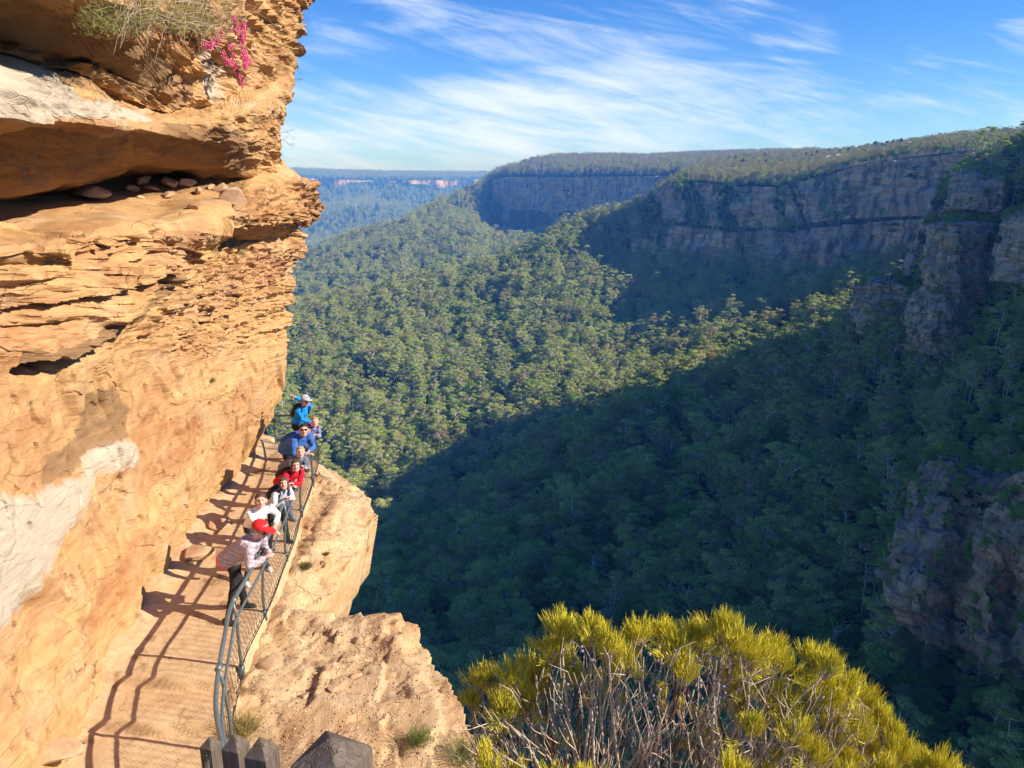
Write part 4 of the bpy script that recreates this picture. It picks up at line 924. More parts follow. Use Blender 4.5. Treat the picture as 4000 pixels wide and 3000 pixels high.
def person(label, Hc, feet, F, look, s, skin, hair, top, pants, shoes, wr, hints=None, hairstyle='short', cap=None, glasses=None, pack=None, short_sleeve=False, fat=1.0, under=None):
    Hc = vec(*Hc); F = unit(vec(F[0], F[1], 0)); S = unit(np.cross(F, UP)); look = unit(vec(*look))
    fl = [vec(*q, 0) if len(q) == 2 else vec(*q) for q in feet]; mid = (fl[0] + fl[1]) / 2
    root = empty('person', (mid[0], mid[1], 0)); tag(root, label, 'person', 'walkers leaning on the cliff path fence'); O = vec(mid[0], mid[1], 0)
    nb = Hc - UP * .165 * s - F * .05 * s - unit(vec(look[0], look[1], 0)) * .01
    g = mid + UP * .90 * s - F * .10; d = unit(nb - g); hip = nb - d * .50 * s
    sh = [nb - d * .045 * s + q * S * .175 * s * (1 + .3 * (fat - 1)) for q in (-1, 1)]; hj = [hip + q * S * .09 * s for q in (-1, 1)]
    wr = [vec(*q) for q in wr]; el = []
    for k in (0, 1):
        e, w2 = ik(sh[k], wr[k], .285 * s, .26 * s, (hints[k] if hints else (-UP * 1.0 + S * (k * 2 - 1) * .6 - F * .2))); el.append(e); wr[k] = w2
    kn = []
    for k in (0, 1):
        q, a2 = ik(hj[k], fl[k] + UP * .08, .43 * s, .42 * s, F + S * (k * 2 - 1) * .2); kn.append(q)
    # body: one surface
    m = MB(); hr_ = unit(np.cross(look, UP)); hu = np.cross(hr_, look); RM = np.stack([hr_, look, hu], 1)
    bs = s; hs = s * 1.17
    def hp(x_, y_, z_): return Hc + RM @ (vec(x_, y_, z_) * hs) - O
    def hell(c, r, **kw): m.ell(hp(*c), vec(*r) * hs, 14, 10, RM, **kw)
    hell((0, -.012, .025), (.076, .092, .085)); hell((0, .018, -.035), (.060, .070, .078)); hell((0, .045, -.085), (.030, .032, .026))
    hell((0, .090, -.022), (.013, .020, .020)); hell((0, .086, .002), (.010, .012, .026)); hell((0, .078, .028), (.05, .014, .012))
    for q in (-1, 1): hell((q * .036, .062, -.030), (.024, .022, .020)); hell((q * .078, -.008, -.015), (.010, .020, .032))
    m.tube([nb - O - d * .03, nb - O + UP * .05 * s, hp(0, -.02, -.06)], [.06 * s, .052 * s, .05 * s], 12)
    ering(m, [hip - O, (hip + nb) / 2 - O, nb - d * .06 * s - O], [.12 * s, .12 * s, .13 * s], [.085 * s] * 3, S)
    for k in (0, 1):
        m.tube([sh[k] - O, el[k] - O, wr[k] - O], [.045 * s, .040 * s, .026 * s], 10)
        m.tube([hj[k] - O, kn[k] - O, fl[k] + UP * .07 - O], [.075 * s, .05 * s, .034 * s], 10)
        # hand: palm, four curled fingers, thumb
        fa = unit(wr[k] - el[k]); side_ = unit(np.cross(fa, UP) + 1e-6) * (1 if k else -1); nrm = unit(np.cross(side_, fa)); 
        if nrm[2] > 0: nrm = -nrm
        pc = wr[k] + fa * .045 * s; m.ell(pc - O, vec(.040, .048, .016) * s, 10, 8, np.stack([side_, fa, nrm], 1))
        for f_ in range(4):
            b0 = pc + side_ * (f_ - 1.5) * .019 * s + fa * .036 * s; ln = [.9, 1.05, 1.0, .8][f_] * s; c1 = b0 + fa * .030 * ln + nrm * .008; c2 = c1 + fa * .016 * ln + nrm * .022 * ln; c3 = c2 + nrm * .018 * ln - fa * .006
            m.tube(np.array([b0, c1, c2, c3]) - O, [.0095 * s, .009 * s, .008 * s, .007 * s], 6)
        tb = wr[k] - side_ * .028 * s + fa * .02 * s; m.tube(np.array([tb, tb - side_ * .022 * s + fa * .02 * s + nrm * .01, tb - side_ * .022 * s + fa * .045 * s + nrm * .02]) - O, [.012 * s, .010 * s, .008 * s], 6)
    blend(m.build('body', M_skin[skin], root), .0075, 2)
    # face
    for q in (-1, 1):
        mm = MB(); mm.ell(hp(q * .031, .080, .006), vec(.012, .006, .0065) * hs, 8, 6, RM); mm.build('eye', M_eye, root)
    mm = MB(); mm.ell(hp(0, .086, -.054), vec(.024, .006, .0075) * hs, 8, 6, RM); mm.build('mouth', M_lip, root)
    hm = simple('hair', hair, .6, .25, 60, .4, bscale=200)
    mm = MB()
    for q in (-1, 1): mm.ell(hp(q * .031, .078, .026), vec(.014, .004, .0025) * hs, 8, 6, RM)
    def warp(v): return v * (1 + .07 * pn(v[:, 0] * 3, v[:, 1] * 3, v[:, 2] * 3 + len(label))[:, None])
    mm.ell(hp(0, -.022, .045), vec(.083, .095, .078) * hs, 20, 12, RM, warp); mm.ell(hp(0, -.055, .0), vec(.080, .062, .085) * hs, 16, 10, RM, warp)
    if hairstyle in ('fringe', 'long'):
        mm.ell(hp(.02, .055, .072), vec(.062, .04, .03) * hs, 14, 8, RM, warp)
        for q in (-1, 1): mm.ell(hp(q * .07, .01, .01), vec(.018, .04, .06) * hs, 10, 8, RM)
    if hairstyle == 'long':
        for q in (-1, 1): mm.ell(hp(q * .066, -.01, -.06), vec(.028, .045, .09) * hs, 12, 8, RM, warp)
    if hairstyle == 'bun': mm.ell(hp(0, -.11, .06), vec(.04, .035, .04) * hs, 12, 8, RM)
    if hairstyle == 'short': mm.ell(hp(0, .03, .085), vec(.06, .05, .025) * hs, 14, 8, RM, warp)
    blend(mm.build('hair', hm, root), .008, 1)
    # clothes
    m = MB(); ft = fat
    ering(m, [hip - d * .10 * s - O, hip - O, hip + d * .2 * s - O, hip + d * .36 * s - O, nb - d * .07 * s - O, nb - d * .01 * s - O, nb + UP * .03 * s - O],
          [.165 * s * ft, .17 * s * ft, .165 * s * ft, .185 * s * ft, .185 * s, .10 * s, .062 * s], [.12 * s * ft, .125 * s * ft, .125 * s * ft, .125 * s * ft, .095 * s, .07 * s, .06 * s], S, 18)
    for k in (0, 1):
        ss = nb - d * .06 * s + (sh[k] - nb) * .85
        if short_sleeve: m.tube(np.array([ss, sh[k], sh[k] * .35 + el[k] * .65]) - O, [.075 * s, .074 * s, .062 * s], 12)
        else:
            cuff = el[k] * .10 + wr[k] * .90 if short_sleeve is False else el[k]
            m.tube(np.array([ss, sh[k], (sh[k] + el[k]) / 2, el[k], (el[k] + cuff) / 2, cuff]) - O, np.array([.078, .076, .064, .056, .050, .042]) * s * (1 + .35 * (ft - 1)), 12)
    sh_o = folds(blend(m.build('top', top, root), .012, 2), .035)
    if under:
        mm = MB(); ering(mm, [hip - d * .15 * s - O, hip - d * .05 * s - O], [.158 * s * ft, .16 * s * ft], [.115 * s * ft] * 2, S, 18); mm.build('undershirt', under, root)
    m = MB(); ering(m, [hip - d * .12 * s - O - UP * .06, hip - O, hip + d * .08 * s - O], [.14 * s, .155 * s * ft, .14 * s], [.11 * s, .115 * s * ft, .11 * s], S, 16)
    for k in (0, 1): m.tube(np.array([hj[k], hj[k] * .5 + kn[k] * .5, kn[k], (kn[k] + fl[k]) / 2, fl[k] + UP * .06]) - O, np.array([.098, .088, .068, .060, .052]) * s, 12)
    folds(blend(m.build('trousers', pants, root), .014, 2), .02)
    for k in (0, 1):
        mm = MB(); mm.ell(fl[k] + F * .05 + UP * .045 - O, vec(.048, .135, .048) * s, 12, 8, np.stack([S, F, UP], 1)); mm.ell(fl[k] - F * .03 + UP * .08 - O, vec(.045, .06, .05) * s, 10, 8, np.stack([S, F, UP], 1))
        blend(mm.build('shoe', SH[shoes], root), .01, 1)
    if cap:
        mm = MB(); cm_ = cap[0]
        def wc(v): v = v.copy(); v[:, 2] = np.maximum(v[:, 2], -.05); return v
        mm.ell(hp(0, -.012, .040), vec(.094, .108, .088) * hs, 20, 12, RM, wc); mm.ell(hp(0, .125, .050), vec(.072, .075, .009) * hs, 16, 6, RM); mm.build('cap', cm_, root)
    if glasses:
        mm = MB()
        for q in (-1, 1): mm.ell(hp(q * .034, .090, .005), vec(.028, .007, .019) * hs, 12, 6, RM); mm.tube([hp(q * .06, .085, .01), hp(q * .082, -.01, .008)], .0035 * s, 4)
        mm.tube([hp(-.02, .095, .01), hp(.02, .095, .01)], .004 * s, 4); mm.build('sunglasses', M_glass, root)
    if pack:
        mm = MB(); c = (hip * .35 + nb * .65) - F * .19 * s * ft - O; mm.ell(c, vec(.15, .10, .22) * s, 16, 12, np.stack([S, unit(np.cross(d, S)), d], 1), lambda v: np.sign(v) * np.abs(v)**.6)
        mm.ell(c - F * .08 * s - d * .06, vec(.11, .05, .10) * s, 12, 8, np.stack([S, unit(np.cross(d, S)), d], 1), lambda v: np.sign(v) * np.abs(v)**.6)
        p_o = mm.build('backpack', pack, root)
        ms = MB()
        for q in (-1, 1):
            b0 = nb - d * .03 * s + q * S * .11 * s - O; ms.tube([c + d * .16 * s + q * S * .08 * s, b0 - F * .04 + UP * .055 * s, b0 + F * .085 * s + d * .01, b0 + F * .125 * s - d * .16 * s, b0 + F * .06 * s - d * .30 * s], [.018 * s] * 5, 5)
        ms.build('strap', pack, p_o)
    return root
def tocam(p, dz=0): v = vec(0, 0, CZ + dz) - vec(*p); return v
M_redcap = simple('red_cap', (.62, .02, .02), .8, .1)
rx = rail_x
def wrist(y, dx=.06, z=1.06): return (float(rx(y)) + .05 + dx, y, z)
person('man in a red cap and grey and pink plaid shirt with clasped hands', (-3.72, 10.42, 1.50), [(-4.28, 10.25), (-4.18, 10.75)], (1, -.12), (.93, -.30, -.32), 1.05, 0, (.30, .22, .15), plaid(), M_black, 'black',
       [(-3.64, 10.48, 1.09), (-3.66, 10.34, 1.09)], cap=(M_redcap,), glasses=1, fat=1.22, under=cloth('pink_cloth', (.75, .16, .24)))
person('woman in a white long-sleeved top with dark tied-back hair, one hand on the rail', (-4.03, 11.42, 1.52), [(-4.42, 11.45), (-4.20, 11.95)], (.62, -.78), tocam((-4, 11.4, 1.5)), .96, 0, (.09, .05, .03), M_white, cloth('dark_leggings', (.05, .045, .055)), 'white',
       [(-3.86, 11.52, 1.06), (-3.84, 11.30, 1.05)], hairstyle='bun', fat=.95)
person('young person in a light grey sweatshirt with long dark hair and a black backpack', (-4.02, 12.62, 1.33), [(-4.15, 13.0), (-4.40, 12.7)], (.80, -.60), tocam((-4, 12.6, 1.6), .5), .86, 0, (.10, .055, .035), cloth('grey_cloth', (.50, .54, .62)), M_black, 'black',
       [(-3.96, 12.66, 1.05), (-3.97, 12.46, 1.06)], hairstyle='long', pack=M_black, fat=.95)
person('dark-haired boy in a bright red hooded jacket bending forward over the rail', (-4.02, 13.42, 1.36), [(-4.62, 13.5), (-4.35, 13.95)], (.75, -.66), tocam((-4, 13.4, 1.3)), .92, 0, (.07, .04, .025), cloth('red_fleece', (.66, .012, .03)), cloth('blue_check', (.10, .13, .24)), 'blue',
       [(-4.08, 13.30, 1.05), (-4.05, 13.12, 1.06)], hairstyle='fringe', pack=M_black)
person('blond boy in a grey and blue jacket peering over the rail behind the red jacket', (-4.15, 14.22, 1.33), [(-4.75, 14.3), (-4.6, 14.6)], (.80, -.60), tocam((-4.2, 14.2, 1.3)), .88, 0, (.40, .28, .15), cloth('slate_cloth', (.16, .17, .23)), M_black, 'blue',
       [(-4.14, 14.22, 1.04), (-4.10, 14.02, 1.05)])
person('stout walker in a royal blue top and sunglasses with dark coat and blue bag', (-4.28, 15.02, 1.52), [(-4.85, 15.1), (-4.75, 15.5)], (.78, -.62), tocam((-4.2, 14.2, 1.4)), 1.02, 1, (.04, .025, .02), cloth('royal_blue_cloth', (.05, .14, .40)), cloth('navy_coat', (.018, .022, .045)), 'black',
       [(-4.22, 15.04, 1.05), (-4.20, 14.86, 1.06)], glasses=1, fat=1.3, pack=cloth('blue_bag', (.03, .08, .32)))
person('blond child in a grey-blue jacket with red pack straps, hands together', (-4.36, 16.20, 1.32), [(-4.8, 16.3), (-4.75, 16.6)], (.85, -.52), tocam((-4.3, 16.2, 1.3)), .84, 0, (.46, .28, .11), cloth('grey_blue_cloth', (.17, .22, .36)), M_black, 'blue',
       [(-4.34, 16.14, 1.04), (-4.32, 16.0, 1.06)], pack=cloth('red_straps', (.4, .03, .05)))
person('boy in a bright blue jacket and pale grey cap raising one arm', (-4.76, 17.0, 1.58), [(-5.1, 17.0), (-4.95, 17.3)], (.75, -.66), (.75, -.62, -.1), .95, 0, (.06, .04, .03), cloth('bright_blue_cloth', (.01, .24, .72)), M_black, 'black',
       [(-4.98, 16.86, 1.73), (-4.62, 17.0, 1.05)], hints=[vec(.3, -.6, .5), -UP], cap=(simple('grey_cap', (.42, .45, .48), .8, .1),), glasses=1, pack=M_black)

# ------------------------------------------------------------------ timber stair posts
def wood():
    def f(nt, b):
        t = nt.node('ShaderNodeTexCoord').outputs['Object']
        g = nt.noise(nt.mapv(t, (55, 55, 3)), 1, 6, .65, 1.2); c = nt.ramp(g, [(.3, (.06, .043, .032)), (.5, (.125, .09, .065)), (.72, (.20, .155, .12))])
        c = nt.mix(nt.ramp(nt.noise(t, 9, 4), [(.62, 0), (.7, .6)]), c, (.26, .09, .04))
        vo = nt.node('ShaderNodeTexVoronoi', feature='DISTANCE_TO_EDGE'); vo.inputs['Scale'].default_value = 1; nt.l.new(nt.mapv(t, (60, 26, 6)), vo.inputs['Vector'])
        ck = nt.math('MULTIPLY', nt.ramp(vo.outputs['Distance'], [(0, 1), (.03, 0)]), nt.ramp(nt.noise(nt.mapv(t, (8, 8, 5)), 1, 2), [(.5, 0), (.58, 1)])); c = nt.mix(nt.math('MULTIPLY', ck, .85), c, (.012, .01, .008)); nt.l.new(c, b.inputs['Base Color'])
        bp = nt.node('ShaderNodeBump'); bp.inputs['Strength'].default_value = .6; bp.inputs['Distance'].default_value = .004
        nt.l.new(nt.math('SUBTRACT', g, nt.math('MULTIPLY', ck, 1.5)), bp.inputs['Height']); nt.l.new(bp.outputs[0], b.inputs['Normal'])
    return material('weathered_timber', f, .75, .3)
M_wood = wood()
def post(apex, wid, hgt, rz, label, top_h):
    x_, y_, z_ = apex; w2 = wid / 2; e = .008
    V = []; zs_ = [-hgt, -top_h - .0, -top_h + .012]
    def ring(r, zz): return [(q[0] * r, q[1] * r, zz) for q in ((-1, -1), (1, -1), (1, 1), (-1, 1))]
    V = ring(w2, -hgt) + ring(w2, -top_h) + ring(w2 - .004, -top_h + .006) + ring(.008, -.003) + [(0, 0, 0)]
    Q = [[a * 4 + i, a * 4 + (i + 1) % 4, (a + 1) * 4 + (i + 1) % 4, (a + 1) * 4 + i] for a in range(3) for i in range(4)]
    m = MB(); m.add(V, Q, [[12 + i, 12 + (i + 1) % 4, 16] for i in range(4)]); o = m.build('timber_post', M_wood, smooth=False)
    bv = o.modifiers.new('edge', 'BEVEL'); bv.width = .003; bv.segments = 2; bv.limit_method = 'ANGLE'
    o.location = apex; o.rotation_euler = (0, 0, rz); tag(o, label, 'post', 'timber posts of the stair'); return o
def at(px, py, r): return P(px, py, r)
post(at(1290, 2882, 1.38), .125, 1.7, R(-24), 'largest cracked square timber post with pyramid top, beside the yellow-green bush', .05)
post(at(1016, 2882, 3.0), .112, 1.8, R(-14), 'square timber post with pyramid top, next one left of the largest post', .075)
post(at(915, 2868, 3.7), .11, 1.8, R(-16), 'narrow-looking timber post standing right beside the steel handrail', .075)
lp_ = at(818, 2880, 5.2)
post(lp_, .115, 1.6, R(-20), 'farthest timber post carrying the steel handrail bracket', .07)
hb = empty('handrail_bracket', lp_); tag(hb, 'dark steel bracket with a short bright pipe bolted to the farthest timber post', 'bracket')
m = MB(); m.box((-.002, -.068, -.14), (.052, .012, .11), Matrix.Rotation(R(-20), 3, 'Z')); m.box((.0, -.085, -.135), (.03, .03, .05), Matrix.Rotation(R(-20), 3, 'Z')); m.build('plate', simple('dark_steel', (.05, .065, .065), .4, .1, metal=.5), hb, False)
m = MB(); m.tube([(-.0, -.09, -.15), (.06, -.22, -.22), (.16, -.45, -.36), (.35, -.9, -.62)], .017, 10); m.build('pipe', M_galv, hb)
for q in (-.105, -.17):
    m = MB(); m.ell((-.004, -.078, q), (.006, .006, .006), 8, 6); m.build('bolt', M_galv, hb)
st_ = empty('timber_stair', (-1.2, 2.2, 2.0)); tag(st_, 'timber stair that the square posts belong to', 'stair')
for k in range(9):
    t = k / 8; c = vec(.3, .3, 3.95) * (1 - t) + vec(-2.7, 5.4, .1) * t
    m = MB(); m.box(c - vec(-1.2, 2.2, 2.0) + vec(-.75, -.45, -.5), (1.0, .28, .045), Matrix.Rotation(R(30), 3, 'Z')); m.build('tread', M_wood, st_, False)
# ------------------------------------------------------------------ stones
def stone_mesh(name, seed, flat=.6, n=30):
    import bmesh
    rg_ = np.random.default_rng(seed); bm = bmesh.new()
    for p in rg_.normal(size=(n, 3)):
        p = p / np.linalg.norm(p) * rg_.uniform(.8, 1.0); bm.verts.new((p[0], p[1] * .8, p[2] * flat))
    r = bmesh.ops.convex_hull(bm, input=bm.verts); bmesh.ops.delete(bm, geom=[g for g in r['geom_interior'] if isinstance(g, bmesh.types.BMVert)], context='VERTS')
    bmesh.ops.bevel(bm, geom=bm.edges[:], offset=.05, segments=1, affect='EDGES')
    me = bpy.data.meshes.new(name); bm.to_mesh(me); bm.free(); 
    for a in ('pale', 'stain_shade'): me.attributes.new(a, 'FLOAT', 'POINT')
    return me
M_stone = rock_mat('loose_sandstone', [(.46, .25, .14), (.52, .31, .17), (.56, .36, .2), (.50, .30, .19), (.60, .42, .24)], sc=2.5, strata=6, bump=.5)
ST_M = [stone_mesh('stone', k, f_, 14 + k) for k, f_ in enumerate([.6, .75, .45, .3, .85])]
from mathutils.bvhtree import BVHTree
def bvh(me): return BVHTree.FromPolygons([v.co for v in me.vertices], [p.vertices for p in me.polygons])
BV = {'cliff': bvh(cl_me), 'ledge': bvh(ledge.data), 'path': bvh(path.data)}
def hit(px, py, which=('cliff', 'ledge', 'path')):
    d = Vector(pdir(px, py)).normalized(); best = None
    for k in which:
        r = BV[k].ray_cast(Vector((0, 0, CZ)), d)
        if r[0] is not None and (best is None or r[3] < best[3]): best = r
    return best
BOULD = [(1500 / 1.64, 1285 / 1.64, 75, 4, 'pale cream boulder at the right end of the rubble on the rock shelf'), (1085 / 1.64, 1185 / 1.64, 55, 1, 'upright rounded boulder in the middle of the rubble on the rock shelf'),
         (1200 / 1.64, 1185 / 1.64, 62, 2, 'flat-topped slab right of the upright boulder at the back of the shelf'), (920 / 1.64, 1165 / 1.64, 56, 2, 'slab leaning at the back of the rubble under the overhang'), (850 / 1.64, 1210 / 1.64, 36, 0, 'leftmost small block of the rubble on the shelf'),
         (975 / 1.64, 1210 / 1.64, 46, 3, 'thin tilted slab left of the upright boulder'), (1410 / 1.64, 1220 / 1.64, 52, 1, 'orange block next to the pale cream boulder'), (1270 / 1.64, 1230 / 1.64, 42, 0, 'middle-sized block behind the small stones of the shelf'),
         (1080 / 1.64, 1250 / 1.64, 50, 3, 'low flat slab in front of the upright boulder'), (900 / 1.64, 1260 / 1.64, 22, 0, 'small stone at the shade edge on the shelf'), (1240 / 1.64, 1325 / 1.64, 30, 1, 'squarish stone at the front lip of the shelf'), (1350 / 1.64, 1200 / 1.64, 32, 0, 'small angular block against the orange block'),
         (600 / 1.64, 1265 / 1.64, 120, 3, 'long low slab at the left of the shelf in half shade')]
for px, py, w_, k, lb in BOULD:
    h = hit(px, py + 8, ('cliff',))
    if h is None: continue
    o = link('boulder', ST_M[k], M_stone); d_ = h[3]; s_ = w_ / F_PX * d_ * .76
    o.location = h[0] + Vector((0, 0, s_ * .25)); o.scale = (s_, s_, s_ * (1 if k != 3 else 1)); o.rotation_euler = (random.uniform(-.25, .25), random.uniform(-.25, .25), random.uniform(0, 6)); tag(o, lb, 'boulder', 'boulders on the rock shelf')
for px, py, w_, k, lb in [(1390, 2640, 55, 0, 'small round stone on the open ledge right of the fence'), (1300, 2690, 60, 2, 'orange wedge-shaped stone near the middle of the open ledge'), (1060, 2590, 120, 3, 'broad flat rock slab beside the fence netting'), (1190, 2720, 55, 1, 'tan stone behind the grass tuft on the ledge'),
                          (770, 2170, 170, 2, 'rounded boulder at the foot of the cliff beside the path'), (860, 2050, 110, 1, 'small boulder at the cliff foot farther along the path'), (200, 2960, 220, 1, 'pinkish boulder at the bottom corner of the path')]:
    h = hit(px, py + 5)
    if h is None: continue
    o = link('stone', ST_M[k], M_stone); s_ = w_ / F_PX * h[3] * .52; o.location = h[0] + Vector((0, 0, s_ * .12)); o.scale = (s_, s_, s_ * .7); o.rotation_euler = (0, 0, random.uniform(0, 6)); tag(o, lb, 'stone')
# small stones and gravel (nobody could count them)
def pebbles(name, pts, sz, seed, mat, label):
    rg_ = np.random.default_rng(seed); ico = np.array([[1, 0, 0], [-1, 0, 0], [0, 1, 0], [0, -1, 0], [0, 0, 1], [0, 0, -1]], float); tri = np.array([[0, 2, 4], [2, 1, 4], [1, 3, 4], [3, 0, 4], [2, 0, 5], [1, 2, 5], [3, 1, 5], [0, 3, 5]])
    n = len(pts); S_ = sz * rg_.uniform(.4, 1.5, (n, 1, 1)) * rg_.uniform(.5, 1.2, (n, 1, 3)) * np.array([1, 1, .6]); a = rg_.random(n) * 6.28; ca, sa = np.cos(a), np.sin(a)
    v = ico[None] * S_ * (1 + .25 * rg_.normal(size=(n, 6, 1))); v = np.stack([v[..., 0] * ca[:, None] - v[..., 1] * sa[:, None], v[..., 0] * sa[:, None] + v[..., 1] * ca[:, None], v[..., 2]], -1) + np.asarray(pts)[:, None]
    T = tri[None] + (np.arange(n) * 6)[:, None, None]; me = fast_mesh(name, v.reshape(-1, 3), T.reshape(-1, 3), False)
    for at_ in ('pale', 'stain_shade'): me.attributes.new(at_, 'FLOAT', 'POINT')
    o = link(name, me, mat); tag(o, label, kind='stuff')
def isl_mat(name, cols):
    def f(nt, b):
        g = nt.node('ShaderNodeNewGeometry'); nt.l.new(nt.ramp(g.outputs['Random Per Island'], [(i / (len(cols) - 1), c) for i, c in enumerate(cols)]), b.inputs['Base Color'])
    return material(name, f, .9, .1)
M_peb = isl_mat('pebble_mix', [(.55, .36, .22), (.36, .22, .13), (.17, .12, .09), (.60, .47, .33), (.42, .22, .12)])
rg = np.random.default_rng(8); pts = []
ii = rg.integers(0, LG.shape[0], 110000); jj = rg.integers(0, LG.shape[1], 110000); q = LG[ii, jj]; w_ = fbm(q[:, 0] / .9, q[:, 1] / .9, 3, 3)
k_ = (sd[ii, jj] > .08) & (q[:, 0] > rail_x(q[:, 1]) + .1) & (q[:, 1] > 5.5) & (w_ > rg.uniform(-.55, .3, len(w_))); pebbles('gravel', q[k_] + np.array([0, 0, .003]), .015, 1, M_peb, 'loose gravel on the open ledge')
pts = []
for _ in range(900):
    px = rg.uniform(500, 1000); py = 690 + (px - 500) * .05 + rg.uniform(30, 150)
    h = hit(px, py, ('cliff',))
    if h and h[1].z > .5: pts.append(tuple(h[0]))
if pts: pebbles('small_stones', np.array(pts), .045, 2, M_stone, 'small broken stones on the rock shelf')
pts = []
for _ in range(1150):
    px = rg.uniform(640, 1230); py = rg.uniform(760, 1400) ; h = hit(px, py, ('cliff',))
    if h and (h[1].z > .25): pts.append(tuple(h[0]))
if pts: pebbles('rock_flakes', np.array(pts), .05, 3, M_stone, 'thin broken flakes of sandstone lodged on the cliff')

# ------------------------------------------------------------------ near plants
M_needle = isl_mat('needle_foliage', [(.44, .38, .03), (.78, .66, .05), (.64, .54, .03), (.88, .72, .08), (.42, .42, .05), (.80, .60, .05)])
M_twig = simple('grey_twigs', (.50, .38, .27), .85, .35, 25); M_twigb = simple('brown_stems', (.20, .10, .06), .85, .3, 15)
def blades(rg_, base, dirs, ln, wd, curve=.15):
    """thin crossed tapering blades"""
    n = len(base); d = dirs / np.linalg.norm(dirs, axis=1)[:, None]; s1 = np.cross(d, rg_.normal(size=(n, 3))); s1 /= np.linalg.norm(s1, axis=1)[:, None]
    ln = np.broadcast_to(ln, (n,))[:, None]; bend = s1 * ln * curve * rg_.normal(size=(n, 1)); sd_ = np.cross(d, s1); wd = np.broadcast_to(wd, (n,))[:, None]
    m_ = base + d * ln * .5 + bend * .4; t = base + d * ln + bend
    V = np.stack([base - sd_ * wd, base + sd_ * wd, m_ + sd_ * wd * .9, m_ - sd_ * wd * .9, t + sd_ * wd * .35, t - sd_ * wd * .35], 1); i = (np.arange(n) * 6)[:, None]
    Q = np.concatenate([i + np.array([[0, 1, 2, 3]]), i + np.array([[3, 2, 4, 5]])]); return V.reshape(-1, 3), Q
# the yellow-green bush: stems curve up from a low base and end in brushes of needles
bush = empty('needle_bush', (.9, 4.7, 1.6)); tag(bush, 'broad yellow-green needle-leaved bush with bare grey branching stems at the lower edge', 'bush')
BO = vec(.9, 4.7, 1.6); rg = np.random.default_rng(21)
# crown surface from the photo's outline, at its own depth and thickness
OUTL = np.array([(1790, 2720), (1850, 2640), (1960, 2545), (2070, 2540), (2110, 2460), (2190, 2370), (2300, 2350), (2420, 2370), (2560, 2365), (2700, 2380), (2820, 2335), (2900, 2400), (2960, 2450), (3060, 2470), (3110, 2560), (3180, 2500), (3240, 2490), (3300, 2570), (3400, 2620), (3460, 2740), (3560, 2830), (3680, 2900), (3760, 2960), (3880, 3080), (3960, 3200)], float)
def top_y(px): return np.interp(px, OUTL[:, 0], OUTL[:, 1])
stems = MB(); twg = MB(); NB, ND, NL = [], [], []
roots = [vec(*P(px, 3330, r)) for px, r in [(2330, 4.5), (2480, 4.7), (2600, 4.6), (2750, 4.8), (2950, 4.7), (2080, 4.8), (3150, 4.9), (3350, 4.8), (3500, 5.0), (1900, 5.0), (3700, 4.9)]]
LOBES = [(1887, 2595), (1991, 2574), (1856, 2689), (2064, 2689), (1960, 2700), (2199, 2400), (2168, 2470), (2324, 2395), (2251, 2574), (2386, 2449), (2511, 2418), (2594, 2408), (2657, 2460), (2688, 2564), (2740, 2418), (2823, 2387), (2885, 2439), (2937, 2491), (2875, 2574), (2927, 2637), (3021, 2480), (3052, 2520), (3000, 2640), (3083, 2668), (2948, 2782), (3197, 2520), (3249, 2550), (3176, 2637), (3260, 2668), (3332, 2612), (3384, 2664), (3280, 2782), (3364, 2761), (3447, 2757), (3509, 2820), (3405, 2865), (3520, 2890), (3603, 2912), (3676, 2930), (3759, 2985), (3624, 2980), (3468, 2959), (2896, 2969), (3000, 2980), (2168, 2990), (2282, 3000), (2012, 2969), (1918, 2928), (3320, 2900), (3200, 2880), (3120, 2790), (3330, 3010), (3150, 3000), (3860, 3060), (3560, 3060), (3750, 3100), (2440, 2520), (2100, 2560)]
def fan(px, py, r, rad, nsub, ln):
    c = vec(*P(px, py + 30, r)); b0 = roots[int(np.argmin([np.linalg.norm(q - c) + rg.random() * .5 for q in roots]))]; up_ = unit(unit(c - b0) * .5 + vec(0, 0, 1) + vec(.15, 0, 0))
    base = c - up_ * rad * 1.1; L = np.linalg.norm(base - b0)
    if L > .2: (stems if rg.random() < .35 else twg).tube(resample([b0, b0 + (base - b0) * .4 + rg.normal(0, .05 * L, 3), b0 + (base - b0) * .8 + rg.normal(0, .03, 3), base], 10), np.linspace(.013, .007, 10), 5)
    for _ in range(nsub):
        d_ = unit(up_ + rg.normal(0, .55, 3)); tip = base + d_ * rad * rg.uniform(.6, 1.25); twg.tube([base - up_ * .05, (base + tip) / 2 + rg.normal(0, .015, 3), tip], [.005, .0035, .002], 4)
        n = int(rg.integers(34, 60)); NB.append(tip + rg.normal(0, .018, (n, 3)) - d_ * rg.uniform(0, .06, (n, 1))); ND.append(d_ * .75 + vec(0, 0, .6) + rg.normal(0, .19, (n, 3))); NL.append(rg.uniform(.4, 1, n) * ln)
for (px, py) in LOBES:
    r = 4.95 + rg.uniform(-.35, .3) - max(0, py - top_y(px)) * .0012; fan(px, py, r, rg.uniform(.10, .165), int(rg.integers(15, 25)), rg.uniform(.09, .125))
    if rg.random() < .55: fan(px + rg.uniform(-40, 40), py + rg.uniform(20, 70), r + rg.uniform(.1, .3), .12, 10, .08)
for _ in range(40): px = rg.uniform(1830, 3800); fan(px, max(top_y(px) + 90, rg.uniform(2500, 3200)), 5.0 + rg.uniform(-.2, .4), .07, 4, .06)
V_, Q_ = blades(rg, np.concatenate(NB) - BO, np.concatenate(ND), np.concatenate(NL), .0019, .10)
m = MB(); m.add(V_, Q_); m.build('foliage', M_needle, bush, False)
